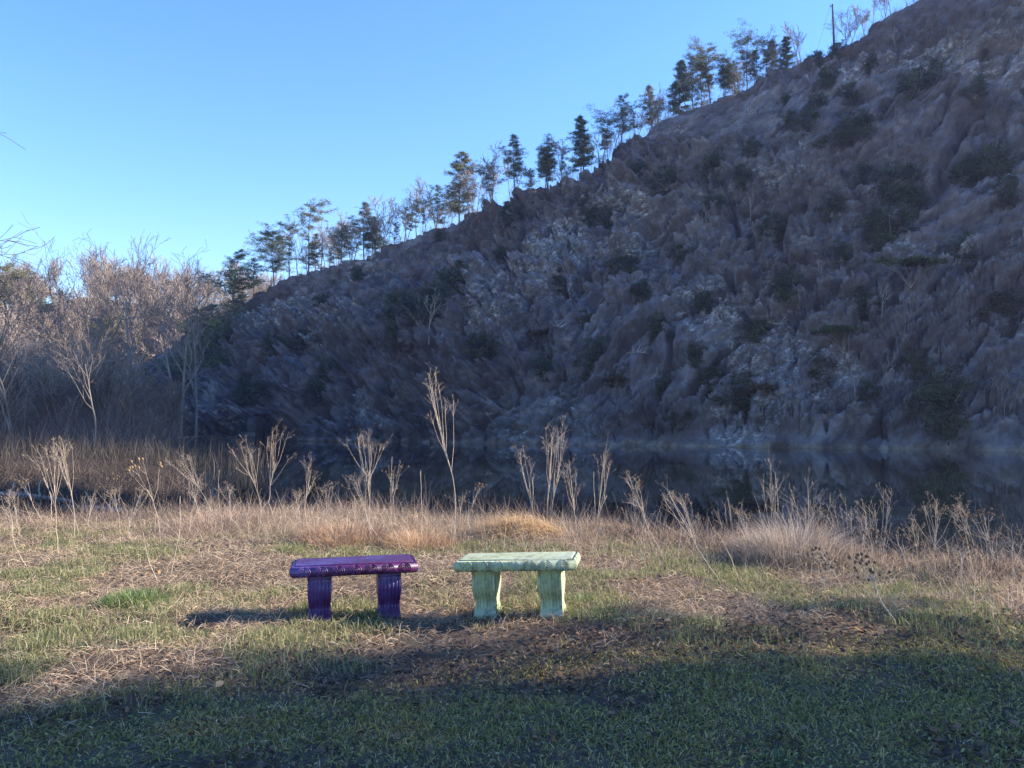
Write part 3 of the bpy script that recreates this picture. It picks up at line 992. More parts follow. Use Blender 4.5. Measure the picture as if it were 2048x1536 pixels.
# wooded hillside behind: one mass
low = []
for k in range(6):
    ln = norm_lines(bare_tree(900 + k, 14, .16, .25, .5, 3, (9, 6, 5), .08, .04), 14)
    mb = MB()
    gg = np.random.default_rng(k)
    for pp, rr_, l in ln:
        tube(mb, pp, np.maximum(rr_, .036), 4 if l == 0 else 3, np.array((.33, .27, .22)) * gg.uniform(.7, 1.25), cap=False)
    low.append(mb.arrays())
mb = MB()
g = np.random.default_rng(21)
cnt = 0
while cnt < 470:
    u = g.uniform(-420, 560); Yd = g.uniform(100, 270)
    x = (u - 1024) / F * Yd
    if x > np.interp(Yd, _sh_y, _sh_x) - 8: continue
    if u > 440 and Yd < 200: continue
    z = float(terrain(x, Yd))
    V, Qd, Td, Cc = low[g.integers(6)]
    th = g.uniform(0, 6.28); s = g.uniform(.75, 1.3) * np.interp(Yd, [100, 270], [.8, 1.0])
    Rm = np.array([[math.cos(th), math.sin(th), 0], [-math.sin(th), math.cos(th), 0], [0, 0, 1]])
    mb.add(V @ Rm * s + [x, Yd, z], Qd, Td, Cc * g.uniform(.75, 1.2))
    cnt += 1
for _ in range(260):
    Yd = g.uniform(62, 128); u = g.uniform(-300, 470)
    x = (u - 1024) / F * Yd
    if x > np.interp(Yd, _sh_y, _sh_x) - 1.5: continue
    V, Qd, Td, Cc = low[g.integers(6)]
    th = g.uniform(0, 6.28); s = g.uniform(.28, .62)
    Rm = np.array([[math.cos(th), math.sin(th), 0], [-math.sin(th), math.cos(th), 0], [0, 0, 1]])
    mb.add(V @ Rm * [s * 1.25, s * 1.25, s] + [x, Yd, float(terrain(x, Yd))], Qd, Td, Cc * g.uniform(.4, .7))
for _ in range(120):
    Yd = g.uniform(175, 250); u = g.uniform(150, 560)
    x = (u - 1024) / F * Yd
    V, Qd, Td, Cc = low[g.integers(6)]
    th = g.uniform(0, 6.28); s = g.uniform(.9, 1.25)
    Rm = np.array([[math.cos(th), math.sin(th), 0], [-math.sin(th), math.cos(th), 0], [0, 0, 1]])
    mb.add(V @ Rm * s + [x, Yd, float(terrain(x, Yd)) - .3], Qd, Td, Cc * g.uniform(.75, 1.1))
tag(mb.build('woods', M['twig']), 'grey leafless woods covering the hillside behind the left shore', 'woods', kind='stuff')
# evergreens among the woods
for i, (u, vt, Yd, nm, lb) in enumerate([(8, 535, 190, 'flat', 'yellow green pine in the woods at the far left edge'), (75, 600, 185, 'flat', 'low sunlit pine behind the big spreading shore tree'),
                                         (395, 610, 150, 'green', 'small green pine in the woods at the cliff end'), (205, 640, 175, 'tuft', 'dim ragged pine in the woods behind the slim leaning tree'),
                                         (455, 560, 160, 'airy', 'airy pine at the woods edge left of the ridge pines')]):
    p = terr_pt(u, Yd); top = at_depth(u, vt, Yd)
    t = thing('pine_tree', p, lb, 'tree', 'pines in the left woods', random.uniform(0, 6.28), max((top[2] - p[2]) / 13, .3))
    link('trunk', PINES[nm][0], t); link('crown', PINES[nm][1], t)

# thicket and reeds on the left shore
g = np.random.default_rng(31)
def scatter(n, u0, u1, y0, y1, inland=.5, p=1.0):
    o = []
    while len(o) < n:
        Yd = y0 + (y1 - y0) * g.random() ** p
        u = g.uniform(u0, u1)
        x = (u - 1024) / F * Yd
        if x < np.interp(Yd, _sh_y, _sh_x) - inland: o.append((x, Yd))
    o = np.array(o)
    return np.column_stack([o, terrain(o[:, 0], o[:, 1])])
pos = scatter(5200, -300, 520, 60, 150, 2)
mb = MB()
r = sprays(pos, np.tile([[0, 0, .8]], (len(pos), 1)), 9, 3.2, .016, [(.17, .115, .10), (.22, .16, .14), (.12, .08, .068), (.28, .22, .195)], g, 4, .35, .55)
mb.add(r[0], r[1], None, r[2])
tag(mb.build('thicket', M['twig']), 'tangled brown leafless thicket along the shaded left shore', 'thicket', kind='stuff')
pos = scatter(4600, -300, 620, 50, 92, -5.0, .8)
xs_ = np.interp(pos[:, 1], _sh_y, _sh_x)
pos = pos[(pos[:, 0] < xs_ - .6) | (noise(pos[:, 0] * .5, pos[:, 1] * .35, 3.3) > .12)]
pos[:, 2] = np.maximum(pos[:, 2], WATER - .1)
mb = MB()
r = sprays(pos, np.tile([[.05, 0, 1]], (len(pos), 1)), 9, 1.35, .011, [(.088, .074, .060), (.115, .097, .078), (.062, .050, .041), (.10, .085, .072)], g, 3, .18, .16)  # reed tones lowered to stand in for shade
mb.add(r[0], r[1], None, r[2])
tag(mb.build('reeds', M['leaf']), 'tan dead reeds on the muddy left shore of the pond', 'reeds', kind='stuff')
for i, (u, Yd, L, az, lb) in enumerate([(60, 26, 3.2, .15, 'grey driftwood log on the dark mud at far left'), (190, 24, 2.4, -.3, 'pale driftwood log beside the brown pod weed'), (235, 25, 1.5, .9, 'short white topped driftwood stub by the reeds')]):
    p = terr_pt(u, Yd)
    t = thing('driftwood_log', p + np.array([0, 0, .12]), lb, 'log', None, az)
    gg = random.Random(i)
    mb = MB(); pts, _ = wander([-L / 2, 0, 0], [1, 0, .03], L, 6, .05, 0, gg); tube(mb, pts, np.linspace(.13, .07, 7), 7); mb.build('trunk', M['bark_pale'], t, True)
    mb = MB()
    for k in range(3):
        bp, _ = wander(pts[2 + k], [gg.uniform(-.3, .6), gg.uniform(-1, 1), .8], .6, 3, .2, 0, gg); tube(mb, bp, [.04, .03, .02, .012], 4)
    mb.build('branches', M['bark_pale'], t, True)

# ------------------------------------------------------------------ benches
def paint(name, c1, c2, c3, rough, scale, stain):
    m, nt, out = mat_new(name)
    a = noise_tex(nt, scale, 4, .6)
    b = noise_tex(nt, 22, 6, .7)
    st = noise_tex(nt, 9, 5, .65, mapscale=(1.5, 1.5, .25))
    c = ramp(nt, a, [(.36, c1), (.50, c2), (.64, c3)])
    c = mix(nt, ramp(nt, b, [(.52, 0.0), (.68, .75)]), c, stain)
    c = mix(nt, ramp(nt, st, [(.50, 0.0), (.66, .65)]), c, stain)
    fn = noise_tex(nt, 140, 4, .6)
    rr_ = ramp(nt, b, [(.35, rough), (.7, min(rough + .3, 1.0))])
    principled(nt, out, c, rr_, bump(nt, fn, .35, .004), .5)
    return m
M['purple'] = paint('purple_paint', (.085, .050, .20), (.058, .014, .082), (.074, .012, .066), .30, 3.2, (.022, .008, .045))
M['mint'] = paint('mint_paint', (.31, .36, .20), (.36, .405, .26), (.31, .365, .27), .85, 4.0, (.085, .095, .06))


def seat_profile():
    """half of the edge profile: (outward, z)"""
    pts = [(-.026, .090), (-.020, .0895), (-.018, .083), (-.006, .081)]
    for k in range(9):
        th = R(80) - R(160) * k / 8
        pts.append((-.012 + .030 * math.cos(th), .042 + .040 * math.sin(th)))
    pts += [(-.014, .0)]
    return np.array(pts)


def make_seat(L, D, mat, parent, nring, seed):
    mb = MB()
    pr = seat_profile()
    n = len(pr)
    V = []
    for o, z in pr:
        x, y = L / 2 + o, D / 2 + o
        V += [[-x, -y, z], [x, -y, z], [x, y, z], [-x, y, z]]
    V = np.array(V)
    Qd = []
    for k in range(n - 1):
        for j in range(4):
            Qd.append([4 * k + j, 4 * (k + 1) + j, 4 * (k + 1) + (j + 1) % 4, 4 * k + (j + 1) % 4])
    Qd += [[0, 1, 2, 3], [4 * (n - 1) + 3, 4 * (n - 1) + 2, 4 * (n - 1) + 1, 4 * (n - 1)]]
    # subdivide long faces a little so the slab is not perfectly true
    mb.add(V, Qd)
    zs = pr[4:, 1][::-1]; os_ = pr[4:, 0][::-1]

    def ring(cx, axis_, sgn, half):
        for rr_, th_ in ((.036, .0065), (.0245, .006), (.013, .0055)):
            th = np.linspace(0, 2 * math.pi, 25)
            a = cx + rr_ * 1.25 * np.cos(th)
            z = .042 + rr_ * np.sin(th)
            o = np.interp(z, zs, os_) + half - .001
            pts = np.stack([a, sgn * o, z], -1) if axis_ == 0 else np.stack([sgn * o, a, z], -1)
            tube(mb, pts, th_, 5, cap=False)
        c_ = np.array([cx, sgn * (half + .013), .042]) if axis_ == 0 else np.array([sgn * (half + .013), cx, .042])
        v = unit(np.array([[1, 0, 0], [-1, 0, 0], [0, 1, 0], [0, -1, 0], [0, 0, 1], [0, 0, -1.0]])) * .0085 + c_
        mb.add(v, None, [[0, 2, 4], [2, 1, 4], [1, 3, 4], [3, 0, 4], [2, 0, 5], [1, 2, 5], [3, 1, 5], [0, 3, 5]])
    for sgn in (-1, 1):
        for k in range(nring):
            ring((k - (nring - 1) / 2) * (L * .93 / (nring - .15)), 0, sgn, D / 2)
        for k in (-1, 0, 1):
            ring(k * D * .33, 1, sgn, L / 2)
    o = mb.build('seat', mat, parent)
    return o


def make_leg(Wd, Hh, Dp, mat, parent, x):
    """console leg with scrolled front and back and fluted faces"""
    zz = np.linspace(0, 1, 33)
    def front(t):    # S curve: foot scroll, waist, belly, neck
        f = .105 + .030 * np.exp(-((t - .11) / .10) ** 2) - .030 * np.exp(-((t - .34) / .13) ** 2) + .045 * np.exp(-((t - .72) / .20) ** 2)
        return f + np.where(t > .93, .012, 0) + np.where(t < .03, .008, 0)
    f = front(zz) * Dp / .30
    nx_ = 25
    xs_ = np.linspace(-1, 1, nx_)
    wv = Wd / 2 * (1 + .05 * np.exp(-((zz - .72) / .2) ** 2) - .05 * np.exp(-((zz - .34) / .13) ** 2) + np.where(zz > .93, .05, 0) + np.where(zz < .16, .03, 0))
    flute = np.where((np.abs(xs_) < .82), .006 * (np.cos(xs_ * math.pi * 5 / .82) - 1), 0)
    amp = sstep(.12, .25, zz) * sstep(.93, .86, zz)
    mb = MB()
    for sgn in (-1, 1):
        Xg = wv[:, None] * xs_[None]
        Yg = sgn * (f[:, None] + flute[None] * amp[:, None])
        Zg = np.broadcast_to((zz * Hh)[:, None], Xg.shape)
        V = np.stack([Xg, Yg, Zg], -1).reshape(-1, 3)
        i, j = np.meshgrid(np.arange(32), np.arange(nx_ - 1), indexing='ij')
        q = np.stack([i * nx_ + j, i * nx_ + j + 1, (i + 1) * nx_ + j + 1, (i + 1) * nx_ + j], -1).reshape(-1, 4)
        mb.add(V, q if sgn < 0 else q[:, ::-1])
    for sgn in (-1, 1):
        V = np.concatenate([np.stack([sgn * wv, -f, zz * Hh], -1), np.stack([sgn * wv, np.zeros(33), zz * Hh], -1), np.stack([sgn * wv, f, zz * Hh], -1)])
        V[33:66, 0] -= sgn * .012
        i = np.arange(32)
        q = np.concatenate([np.stack([i, i + 33, i + 34, i + 1], -1), np.stack([i + 33, i + 66, i + 67, i + 34], -1)])
        mb.add(V, q if sgn > 0 else q[:, ::-1])
    o = mb.build('leg', mat, parent, True)
    o.data.set_sharp_from_angle(angle=R(40)) if hasattr(o.data, 'set_sharp_from_angle') else None
    o.location = (x, 0, 0)
    return o


def bench(name, u, v, Yd, L, rz, roll, mat, label, nring, seed):
    x = (u - 1024) / F * Yd
    z = float(terrain(x, Yd))
    t = thing(name, (x, Yd, z - .02), label, 'bench')
    t.rotation_euler = (0, roll, rz)
    Hh = .39
    for sx in (-1, 1): make_leg(.172, Hh, .28, mat, t, sx * L * .285)
    s = make_seat(L, .37, mat, t, nring, seed)
    s.location = (0, 0, Hh - .002)
    return t
bench('stone_bench', 713, 0, 6.28, .93, R(12.5), R(-.4), M['purple'], 'glossy purple painted concrete garden bench with scroll legs, left of the green one', 7, 1)
bench('stone_bench', 1041, 0, 6.22, .905, R(-10), R(-2.6), M['mint'], 'pale mint green painted concrete garden bench with scroll legs, right of the purple one', 7, 2)

# ------------------------------------------------------------------ dead weeds
def ground_hit(u, v):
    d = ray(u, v)
    p = CAM + d * (-(CAM[2]) / d[2])
    for _ in range(6):
        z = float(terrain(p[0], min(p[1], 12.0)))
        p = CAM + d * ((z - CAM[2]) / d[2])
    if p[1] > 12.3: p = CAM + d * (12.3 / d[1]); p[2] = float(terrain(p[0], p[1]))
    return p


OCT = np.array([[1, 0, 0], [-1, 0, 0], [0, 1, 0], [0, -1, 0], [0, 0, 1], [0, 0, -1.0]])
OCTF = np.array([[0, 2, 4], [2, 1, 4], [1, 3, 4], [3, 0, 4], [2, 0, 5], [1, 2, 5], [3, 1, 5], [0, 3, 5]])


def blob(mb, c, r, g, el=1.0):
    mb.add(OCT * r * np.array([1, 1, el]) * np.array([[g.uniform(.75, 1.2)] for _ in range(6)]) + np.asarray(c), None, OCTF)


def head_mesh(kind, seed):
    gg = np.random.default_rng(seed)
    mb = MB()
    nu, nv = 8, 6
    th, ph = np.meshgrid(np.arange(nu) * 2 * math.pi / nu, np.linspace(.15, math.pi - .15, nv), indexing='ij')
    r_ = gg.uniform(.8, 1.2, th.shape) * (.0115 if kind == 'bur' else .016)
    el = 1.0 if kind == 'bur' else 1.25
    V = np.stack([r_ * np.sin(ph) * np.cos(th), r_ * np.sin(ph) * np.sin(th), el * r_ * np.cos(ph)], -1).reshape(-1, 3)
    i, j = np.meshgrid(np.arange(nu), np.arange(nv - 1), indexing='ij')
    k = (i + 1) % nu
    mb.add(V, np.stack([i * nv + j, i * nv + j + 1, k * nv + j + 1, k * nv + j], -1).reshape(-1, 4))
    for _ in range(14 if kind == 'bur' else 5):
        d = unit(gg.normal(size=3))
        tube(mb, [d * .008, d * (.018 if kind == 'bur' else .021)], [.0016, .0006], 3)
    return mb.mesh('seed_head', M['seed_dark'] if kind == 'bur' else M['pod'], True)
HEADS = {k: [head_mesh(k, 60 + q) for q in range(3)] for k in ('bur', 'pod')}


def weed(u0, v0, u1, v1, kind, spread, label, seed, group='dead weed stalks along the bank'):
    g = random.Random(seed)
    p = ground_hit(u0, v0)
    px_ = p[1] / F
    top = at_depth(u1, v1, p[1] + g.uniform(-.25, .25)) - p
    Hh = np.linalg.norm(top)
    sw = spread * px_ / 2 * 1.25
    t = thing('dead_weed', p, label, 'weed', group)
    st, br, sd = MB(), MB(), MB()
    r0 = .0026 + .0014 * Hh
    jit = np.array([g.gauss(0, .04), g.gauss(0, .03), 0]) * Hh
    tip = top * {'bare': .96, 'umbel': .62, 'pod': .66, 'bur': .66}[kind]
    f = np.linspace(0, 1, 9)
    stem = tip[None] * f[:, None] + (np.sin(f * math.pi))[:, None] * jit + np.array([[g.gauss(0, .004), g.gauss(0, .004), 0] for _ in f]) * Hh
    stem[0] = [0, 0, -.05]
    tube(st, stem, np.linspace(r0, r0 * .6, 9), 6)
    st.build('stem', M['stalk'] if kind != 'bur' else M['stalk_grey'], t, True)
    axis_ = unit(top)
    nb = {'umbel': 5 + int(spread / 14), 'pod': 4, 'bur': 4 + int(spread / 18), 'bare': 1}[kind]
    for k in range(nb):
        ff = g.uniform(.62, 1.0) if kind != 'bare' else g.uniform(.5, .95)
        i = min(int(ff * 8), 7)
        q = stem[i] + (stem[i + 1] - stem[i]) * (ff * 8 - i)
        th = k * 2.4 + g.uniform(-.5, .5)
        late = g.random() < .25
        rad_ = sw * (.25 + .75 * g.random()) * (.9 if not late else 1.0)
        endz = (g.uniform(.88, 1.0) if not late else g.uniform(.70, .85)) - .10 * (rad_ / max(sw, 1e-6)) ** 2
        if k == 0: rad_, endz = .05 * sw, 1.0
        if kind == 'bare': endz = min(ff + .06, 1)
        end = top * endz + np.array([math.cos(th), math.sin(th) * .7, 0]) * rad_
        out_ = np.array([math.cos(th), math.sin(th) * .7, 0]) * rad_
        m1 = q + (end - q) * .35 + out_ * .10
        m2 = q + (end - q) * .70 + out_ * .06
        wob = lambda: np.array([g.gauss(0, .006), g.gauss(0, .006), g.gauss(0, .004)]) * (.5 + Hh * .5)
        tube(br, [q, m1 + wob(), m2 + wob(), end], np.array([.52, .42, .32, .22]) * r0, 4, cap=False)
        if kind == 'bare':
            blob(sd, end, .008, g, 1.5); continue
        if kind == 'umbel':
            for s_ in range(4 + g.randrange(4)):
                f0 = g.uniform(.55, 1)
                st0 = m1 + (end - m1) * f0
                e2 = st0 + unit(unit(end - q) + np.array([g.gauss(0, .6), g.gauss(0, .6), g.gauss(0, .2)])) * g.uniform(.05, .15) * (.4 + .5 * Hh)
                tube(br, [st0, (st0 + e2) / 2 + out_ * .05, e2], [r0 * .22, r0 * .18, r0 * .14], 3, cap=False)
                for _ in range(1 + g.randrange(4)):
                    e3 = e2 + np.array([g.gauss(0, .014), g.gauss(0, .014), abs(g.gauss(0, .012))])
                    tube(br, [e2 - (e2 - st0) * .15, e3], [r0 * .12, r0 * .1], 3, cap=False)
                    blob(sd, e3, g.uniform(.0025, .0058), g)
        else:
            ends = [end]
            for s_ in range(2):
                e2 = end + np.array([g.gauss(0, .06), g.gauss(0, .06), g.uniform(-.07, .04)])
                tube(br, [m2, (m2 + e2) / 2 + wob(), e2], [r0 * .28, r0 * .24, r0 * .2], 3, cap=False)
                ends.append(e2)
            for e2 in ends:
                h_ = link('seed_head', HEADS[kind][g.randrange(3)], t)
                h_.location = [float(a) for a in e2]
                h_.rotation_euler = (g.uniform(-.5, .5), g.uniform(-.5, .5), g.uniform(0, 6))
                h_.scale = [g.uniform(.75, 1.15)] * 3
    br.build('branches', M['stalk'] if kind != 'bur' else M['stalk_grey'], t, True)
    if sd.n: sd.build('seed_heads', {'umbel': M['seed_pale'], 'bare': M['seed_pale'], 'bur': M['seed_dark'], 'pod': M['pod']}[kind], t)
    return t


WEEDS = [
    (905, 1088, 868, 742, 'umbel', 78, 'tallest dead weed, wide forked pale seed head rising high against the cliff'),
    (742, 1088, 735, 856, 'umbel', 84, 'tall branching dead weed behind the purple bench right end'),
    (552, 1052, 553, 854, 'umbel', 62, 'straight dead weed with wide flat seed head left of the purple bench'),
    (518, 1062, 490, 878, 'umbel', 50, 'dead weed with tight drooping head, left beside the wide flat-headed one'),
    (118, 1112, 104, 885, 'umbel', 66, 'tall pale dead weed with candelabra head near the left edge'),
    (150, 1080, 122, 878, 'umbel', 50, 'pale stalk leaning onto the candelabra headed weed near left edge'),
    (98, 1062, 83, 940, 'bare', 24, 'pale snapped stalk with split top at far left'),
    (62, 1142, 2, 992, 'umbel', 26, 'bent thin weed leaning out of the left edge'),
    (100, 1060, 38, 950, 'pod', 26, 'pale stalk leaning left with one yellow pod at far left'),
    (322, 1096, 282, 918, 'pod', 96, 'forked dead weed with big tan pods left of the purple bench'),
    (205, 1032, 222, 948, 'pod', 62, 'short tan forked weed between the candelabra weed and the pod weed'),
    (430, 1040, 362, 912, 'umbel', 74, 'dead weed leaning left with dense curly whitish head'),
    (440, 1052, 438, 935, 'bare', 22, 'thin pair-tipped stalk left of the drooping headed weed'),
    (340, 1152, 362, 985, 'bare', 20, 'pale bent bare stalk rising from green grass at left'),
    (318, 1168, 285, 1060, 'bare', 40, 'thick broken stalk bent over beside the bright green tuft'),
    (622, 1062, 622, 916, 'umbel', 34, 'slender small-headed weed behind the purple bench left end'),
    (772, 1092, 702, 948, 'umbel', 52, 'weed leaning left in the thick straw behind the purple bench'),
    (784, 1082, 784, 906, 'bare', 10, 'straight bare spike right of the tall branching weed'),
    (762, 1082, 798, 925, 'bur', 54, 'dark burred weed leaning right behind the purple bench'),
    (842, 1072, 841, 936, 'bare', 8, 'lone bare spike left of the tallest weed'),
    (925, 1060, 958, 968, 'bur', 44, 'short dark burred weed leaning right of the tallest weed foot'),
    (915, 1070, 924, 985, 'bur', 46, 'stubby dark burred weed at the foot of the tallest weed'),
    (660, 1075, 648, 965, 'umbel', 40, 'low fluffy weed in straw above the purple bench'),
    (700, 1075, 715, 1000, 'umbel', 40, 'very short frizzy weed in straw above the purple bench'),
    (1082, 1038, 1044, 892, 'umbel', 40, 'curved weed leaning left above the green bench'),
    (1100, 1040, 1102, 868, 'umbel', 44, 'upright middle weed of the trio above the green bench'),
    (1112, 1040, 1124, 848, 'umbel', 38, 'tallest weed of the trio above the green bench'),
    (1158, 1092, 1138, 925, 'umbel', 40, 'weed with narrow fan head just behind green bench right end'),
    (1190, 1052, 1187, 935, 'bare', 6, 'bare straight spike right of the green bench'),
    (1216, 1052, 1212, 888, 'umbel', 36, 'tall slim weed with sparse fork right of the green bench'),
    (1335, 1125, 1256, 950, 'umbel', 52, 'pale weed leaning left, drooping head right of the green bench'),
    (1448, 1170, 1332, 978, 'umbel', 54, 'long pale weed slanting strongly left, nearest on the right bank'),
    (1300, 1060, 1268, 1000, 'umbel', 44, 'small frizzy weed at the water edge right of green bench'),
    (1545, 1078, 1538, 920, 'umbel', 48, 'tall thin weed rising from the big grey straw mound'),
    (1648, 1092, 1612, 955, 'umbel', 110, 'wide fan shaped weed right of the big grey straw mound'),
    (1478, 1062, 1455, 995, 'umbel', 60, 'low faint weed at the water edge left of the grey straw mound'),
    (1690, 1112, 1688, 992, 'umbel', 80, 'bluish shaded bushy weed standing on the right bank'),
    (1772, 1128, 1764, 975, 'umbel', 76, 'tall shaded weed with Y shaped fork on the right bank'),
    (1755, 1152, 1735, 1052, 'bur', 50, 'burred weed with drooping heads left of the dense right bank weed'),
    (1822, 1152, 1790, 1065, 'bur', 70, 'dense dark burred weed in the middle of the right bank'),
    (1876, 1162, 1870, 1002, 'umbel', 88, 'broad bushy weed with many fine branches on the right bank'),
    (1955, 1142, 1912, 998, 'umbel', 54, 'curved weed with tiny heads near the right edge'),
    (2004, 1156, 1955, 1022, 'bur', 84, 'large burred weed leaning left near the right edge'),
    (2030, 1165, 2022, 1050, 'bur', 60, 'burred weed cut by the right edge of the photo'),
    (1920, 1165, 1925, 1085, 'bur', 50, 'short burred weed between two larger right bank weeds'),
    (1800, 1250, 1722, 1108, 'bur', 60, 'low leaning burred weed in the grass below the right bank'),
    (1700, 1190, 1632, 1095, 'bur', 44, 'low leaning burred weed left of the right bank weeds'),
    (1580, 1120, 1640, 1012, 'umbel', 30, 'flat headed weed standing right behind the grey straw mound'),
]
for i, wd in enumerate(WEEDS): weed(*wd, seed=2000 + i)
for i, (u, v, h_, du) in enumerate([(40, 1075, 90, -14), (175, 1062, 70, 10), (240, 1060, 80, -12), (262, 1085, 110, 24), (395, 1045, 95, -22), (410, 1068, 70, 12), (470, 1055, 85, -16), (585, 1065, 80, 14), (600, 1072, 60, -10), (378, 1075, 120, 20)]):
    weed(u, v, u + du, v - h_, 'umbel', 34, 'low thin frizzy dead weed in the straw left of the purple bench', 2200 + i, 'low frizzy weeds left of the purple bench')
for i, (u, v, h_, du) in enumerate([(1395, 1080, 75, -14), (1500, 1100, 80, -18), (1720, 1130, 95, 12), (1845, 1150, 100, -20), (1980, 1160, 90, 14), (1660, 1125, 70, -20)]):
    weed(u, v, u + du, v - h_, 'umbel', 46, 'low grey frizzy dead weed on the shaded right bank', 2300 + i, 'low frizzy weeds on the right bank')

# ------------------------------------------------------------------ grass, straw, leaves
def blades(P, Hs, lean, width, cols, g, curl=.5, az=None):
    n = len(P)
    az = g.uniform(0, 6.283, n) if az is None else az
    d = np.stack([np.cos(az), np.sin(az), np.zeros(n)], -1)
    upv = np.array([0, 0, 1.0])
    c1 = d * np.sin(lean)[:, None] + upv * np.cos(lean)[:, None]
    l2 = np.minimum(lean + curl * g.uniform(.2, 1.4, n), 1.75)
    c2 = d * np.sin(l2)[:, None] + upv * np.cos(l2)[:, None]
    side = unit(np.cross(c1, np.stack([np.cos(az + g.normal(0, .8, n)), np.sin(az), np.full(n, .5)], -1)))
    h = Hs[:, None]
    m_ = P + c1 * h * .55
    tip = m_ + c2 * h * .5
    tip[:, 2] = np.maximum(tip[:, 2], P[:, 2] + .006)
    w_ = width[:, None] * .5
    V = np.stack([P - side * w_, P + side * w_, m_ + side * w_ * .8, m_ - side * w_ * .8, tip], 1).reshape(-1, 3)
    o = np.arange(n)[:, None] * 5
    return V, o + [[0, 1, 2, 3]], o + [[3, 2, 4]], np.repeat(cols, 5, 0)


def pick(cols, n, g, lo=.6, hi=1.4):
    cols = np.asarray(cols)
    return cols[g.integers(len(cols), size=n)] * g.uniform(lo, hi, (n, 1))


def gz_(x, y):
    return terrain(x, y)


g = np.random.default_rng(77)
def field(n, x0, x1, y0, y1, keep):
    """random ground points thinned by keep(x, y); thicker near the viewer"""
    o = []
    tot = 0
    while tot < n:
        k = n * 2
        y = y0 + (y1 - y0) * g.random(k) ** 1.35
        x = g.uniform(x0, x1, k)
        ok = (np.abs(x) < .75 * y + 1.3) & (y < np.interp(x, _ye_x, _ye_y) + .9)
        ok &= g.random(k) < keep(x, y)
        o.append(np.stack([x[ok], y[ok]], -1)); tot += ok.sum()
    o = np.concatenate(o)[:n]
    return np.column_stack([o, terrain(o[:, 0], o[:, 1])])


def lawn(x, y):      # 1 in the short worn lawn nearest the viewer, 0 in the rough grass
    line = 4.85 + .24 * np.clip(x, -3, 1.5) + .35 * noise(x * .6, y * .2, 4) + .12 * noise(x * 2.5, y * 2.5, 8)
    return sstep(.45, -.35, y - line)
def mulch(x, y):     # leafy brown patches
    b = np.exp(-((y - (5.1 + .20 * np.clip(x, -3, 2.0) + .3 * noise(x * .7, 2))) / .5) ** 2)
    b = b * (.35 + .65 * sstep(-2.4, -.8, x))
    return np.clip(.75 * b + sstep(.15, .5, fbm(x * .9, y * 1.3, 40, 3)) * .8, 0, 1)
def green_patch(x, y):
    return sstep(-.1, .45, fbm(x * .8, y * .8, 60, 3) + .10)
edge_of = lambda x, y: np.interp(x, _ye_x, _ye_y) - y

# short lawn
P = field(135000, -6, 6, 2.4, 6.2, lambda x, y: lawn(x, y) * (1 - .75 * mulch(x, y)) * (.35 + .65 * sstep(-.35, .2, fbm(x * 1.3, y * 1.6, 70, 3))))
n = len(P)
V, Qd, Td, Cc = blades(P, g.uniform(.014, .045, n), g.uniform(.3, 1.35, n), g.uniform(.003, .0085, n), pick([(.31, .275, .075), (.36, .31, .095), (.26, .245, .07), (.39, .31, .13), (.46, .34, .18)], n, g), g, .7)
mb = MB(); mb.add(V, Qd, Td, Cc)
tag(mb.build('lawn_grass', M['leaf']), 'short dark green lawn and clover in the shaded foreground', 'grass', kind='stuff')
# green grass of the rough
P = field(88000, -9, 9, 4.0, 13, lambda x, y: (1 - lawn(x, y)) * green_patch(x, y) * (1 - .6 * mulch(x, y)) * sstep(.2, 1.6, edge_of(x, y)))
n = len(P)
clump = fbm(P[:, 0] * 3, P[:, 1] * 3, 80, 2)
V, Qd, Td, Cc = blades(P, (.032 + .060 * g.random(n)) * (1 + .7 * np.clip(clump, -.4, 1)), np.abs(g.normal(0, .45, n)), g.uniform(.003, .006, n), pick([(.20, .23, .085), (.165, .205, .075), (.29, .275, .13), (.24, .24, .125)], n, g), g, .6)
mb = MB(); mb.add(V, Qd, Td, Cc)
tag(mb.build('green_grass', M['leaf']), 'fresh green grass growing through the dead straw around the benches', 'grass', kind='stuff')
# matted straw
STR = [(.50, .37, .24), (.58, .45, .31), (.38, .27, .18), (.54, .44, .33), (.30, .21, .145)]
P = field(125000, -9, 9, 3.8, 13, lambda x, y: (1 - .985 * lawn(x, y)) * (1 - .90 * mulch(x, y) * sstep(6.6, 5.6, y)) * (1 - .45 * green_patch(x, y)) * sstep(-.8, .2, edge_of(x, y)) * (1 - .8 * sstep(6.2, 5.6, y) * sstep(-1.4, -.2, x)))
n = len(P)
tall = sstep(2.6, .4, edge_of(P[:, 0], P[:, 1]))
P[:, 2] += g.uniform(0, .03, n)
V, Qd, Td, Cc = blades(P, (.05 + .10 * g.random(n)) * (1 + .9 * tall), np.clip(g.normal(1.25, .38, n) - .45 * tall, 0, 1.6), g.uniform(.0016, .0036, n), pick(STR, n, g), g, .7)
mb = MB(); mb.add(V, Qd, Td, Cc)
tag(mb.build('straw', M['leaf']), 'matted tan dead grass covering the ground around the benches', 'dead grass', kind='stuff')
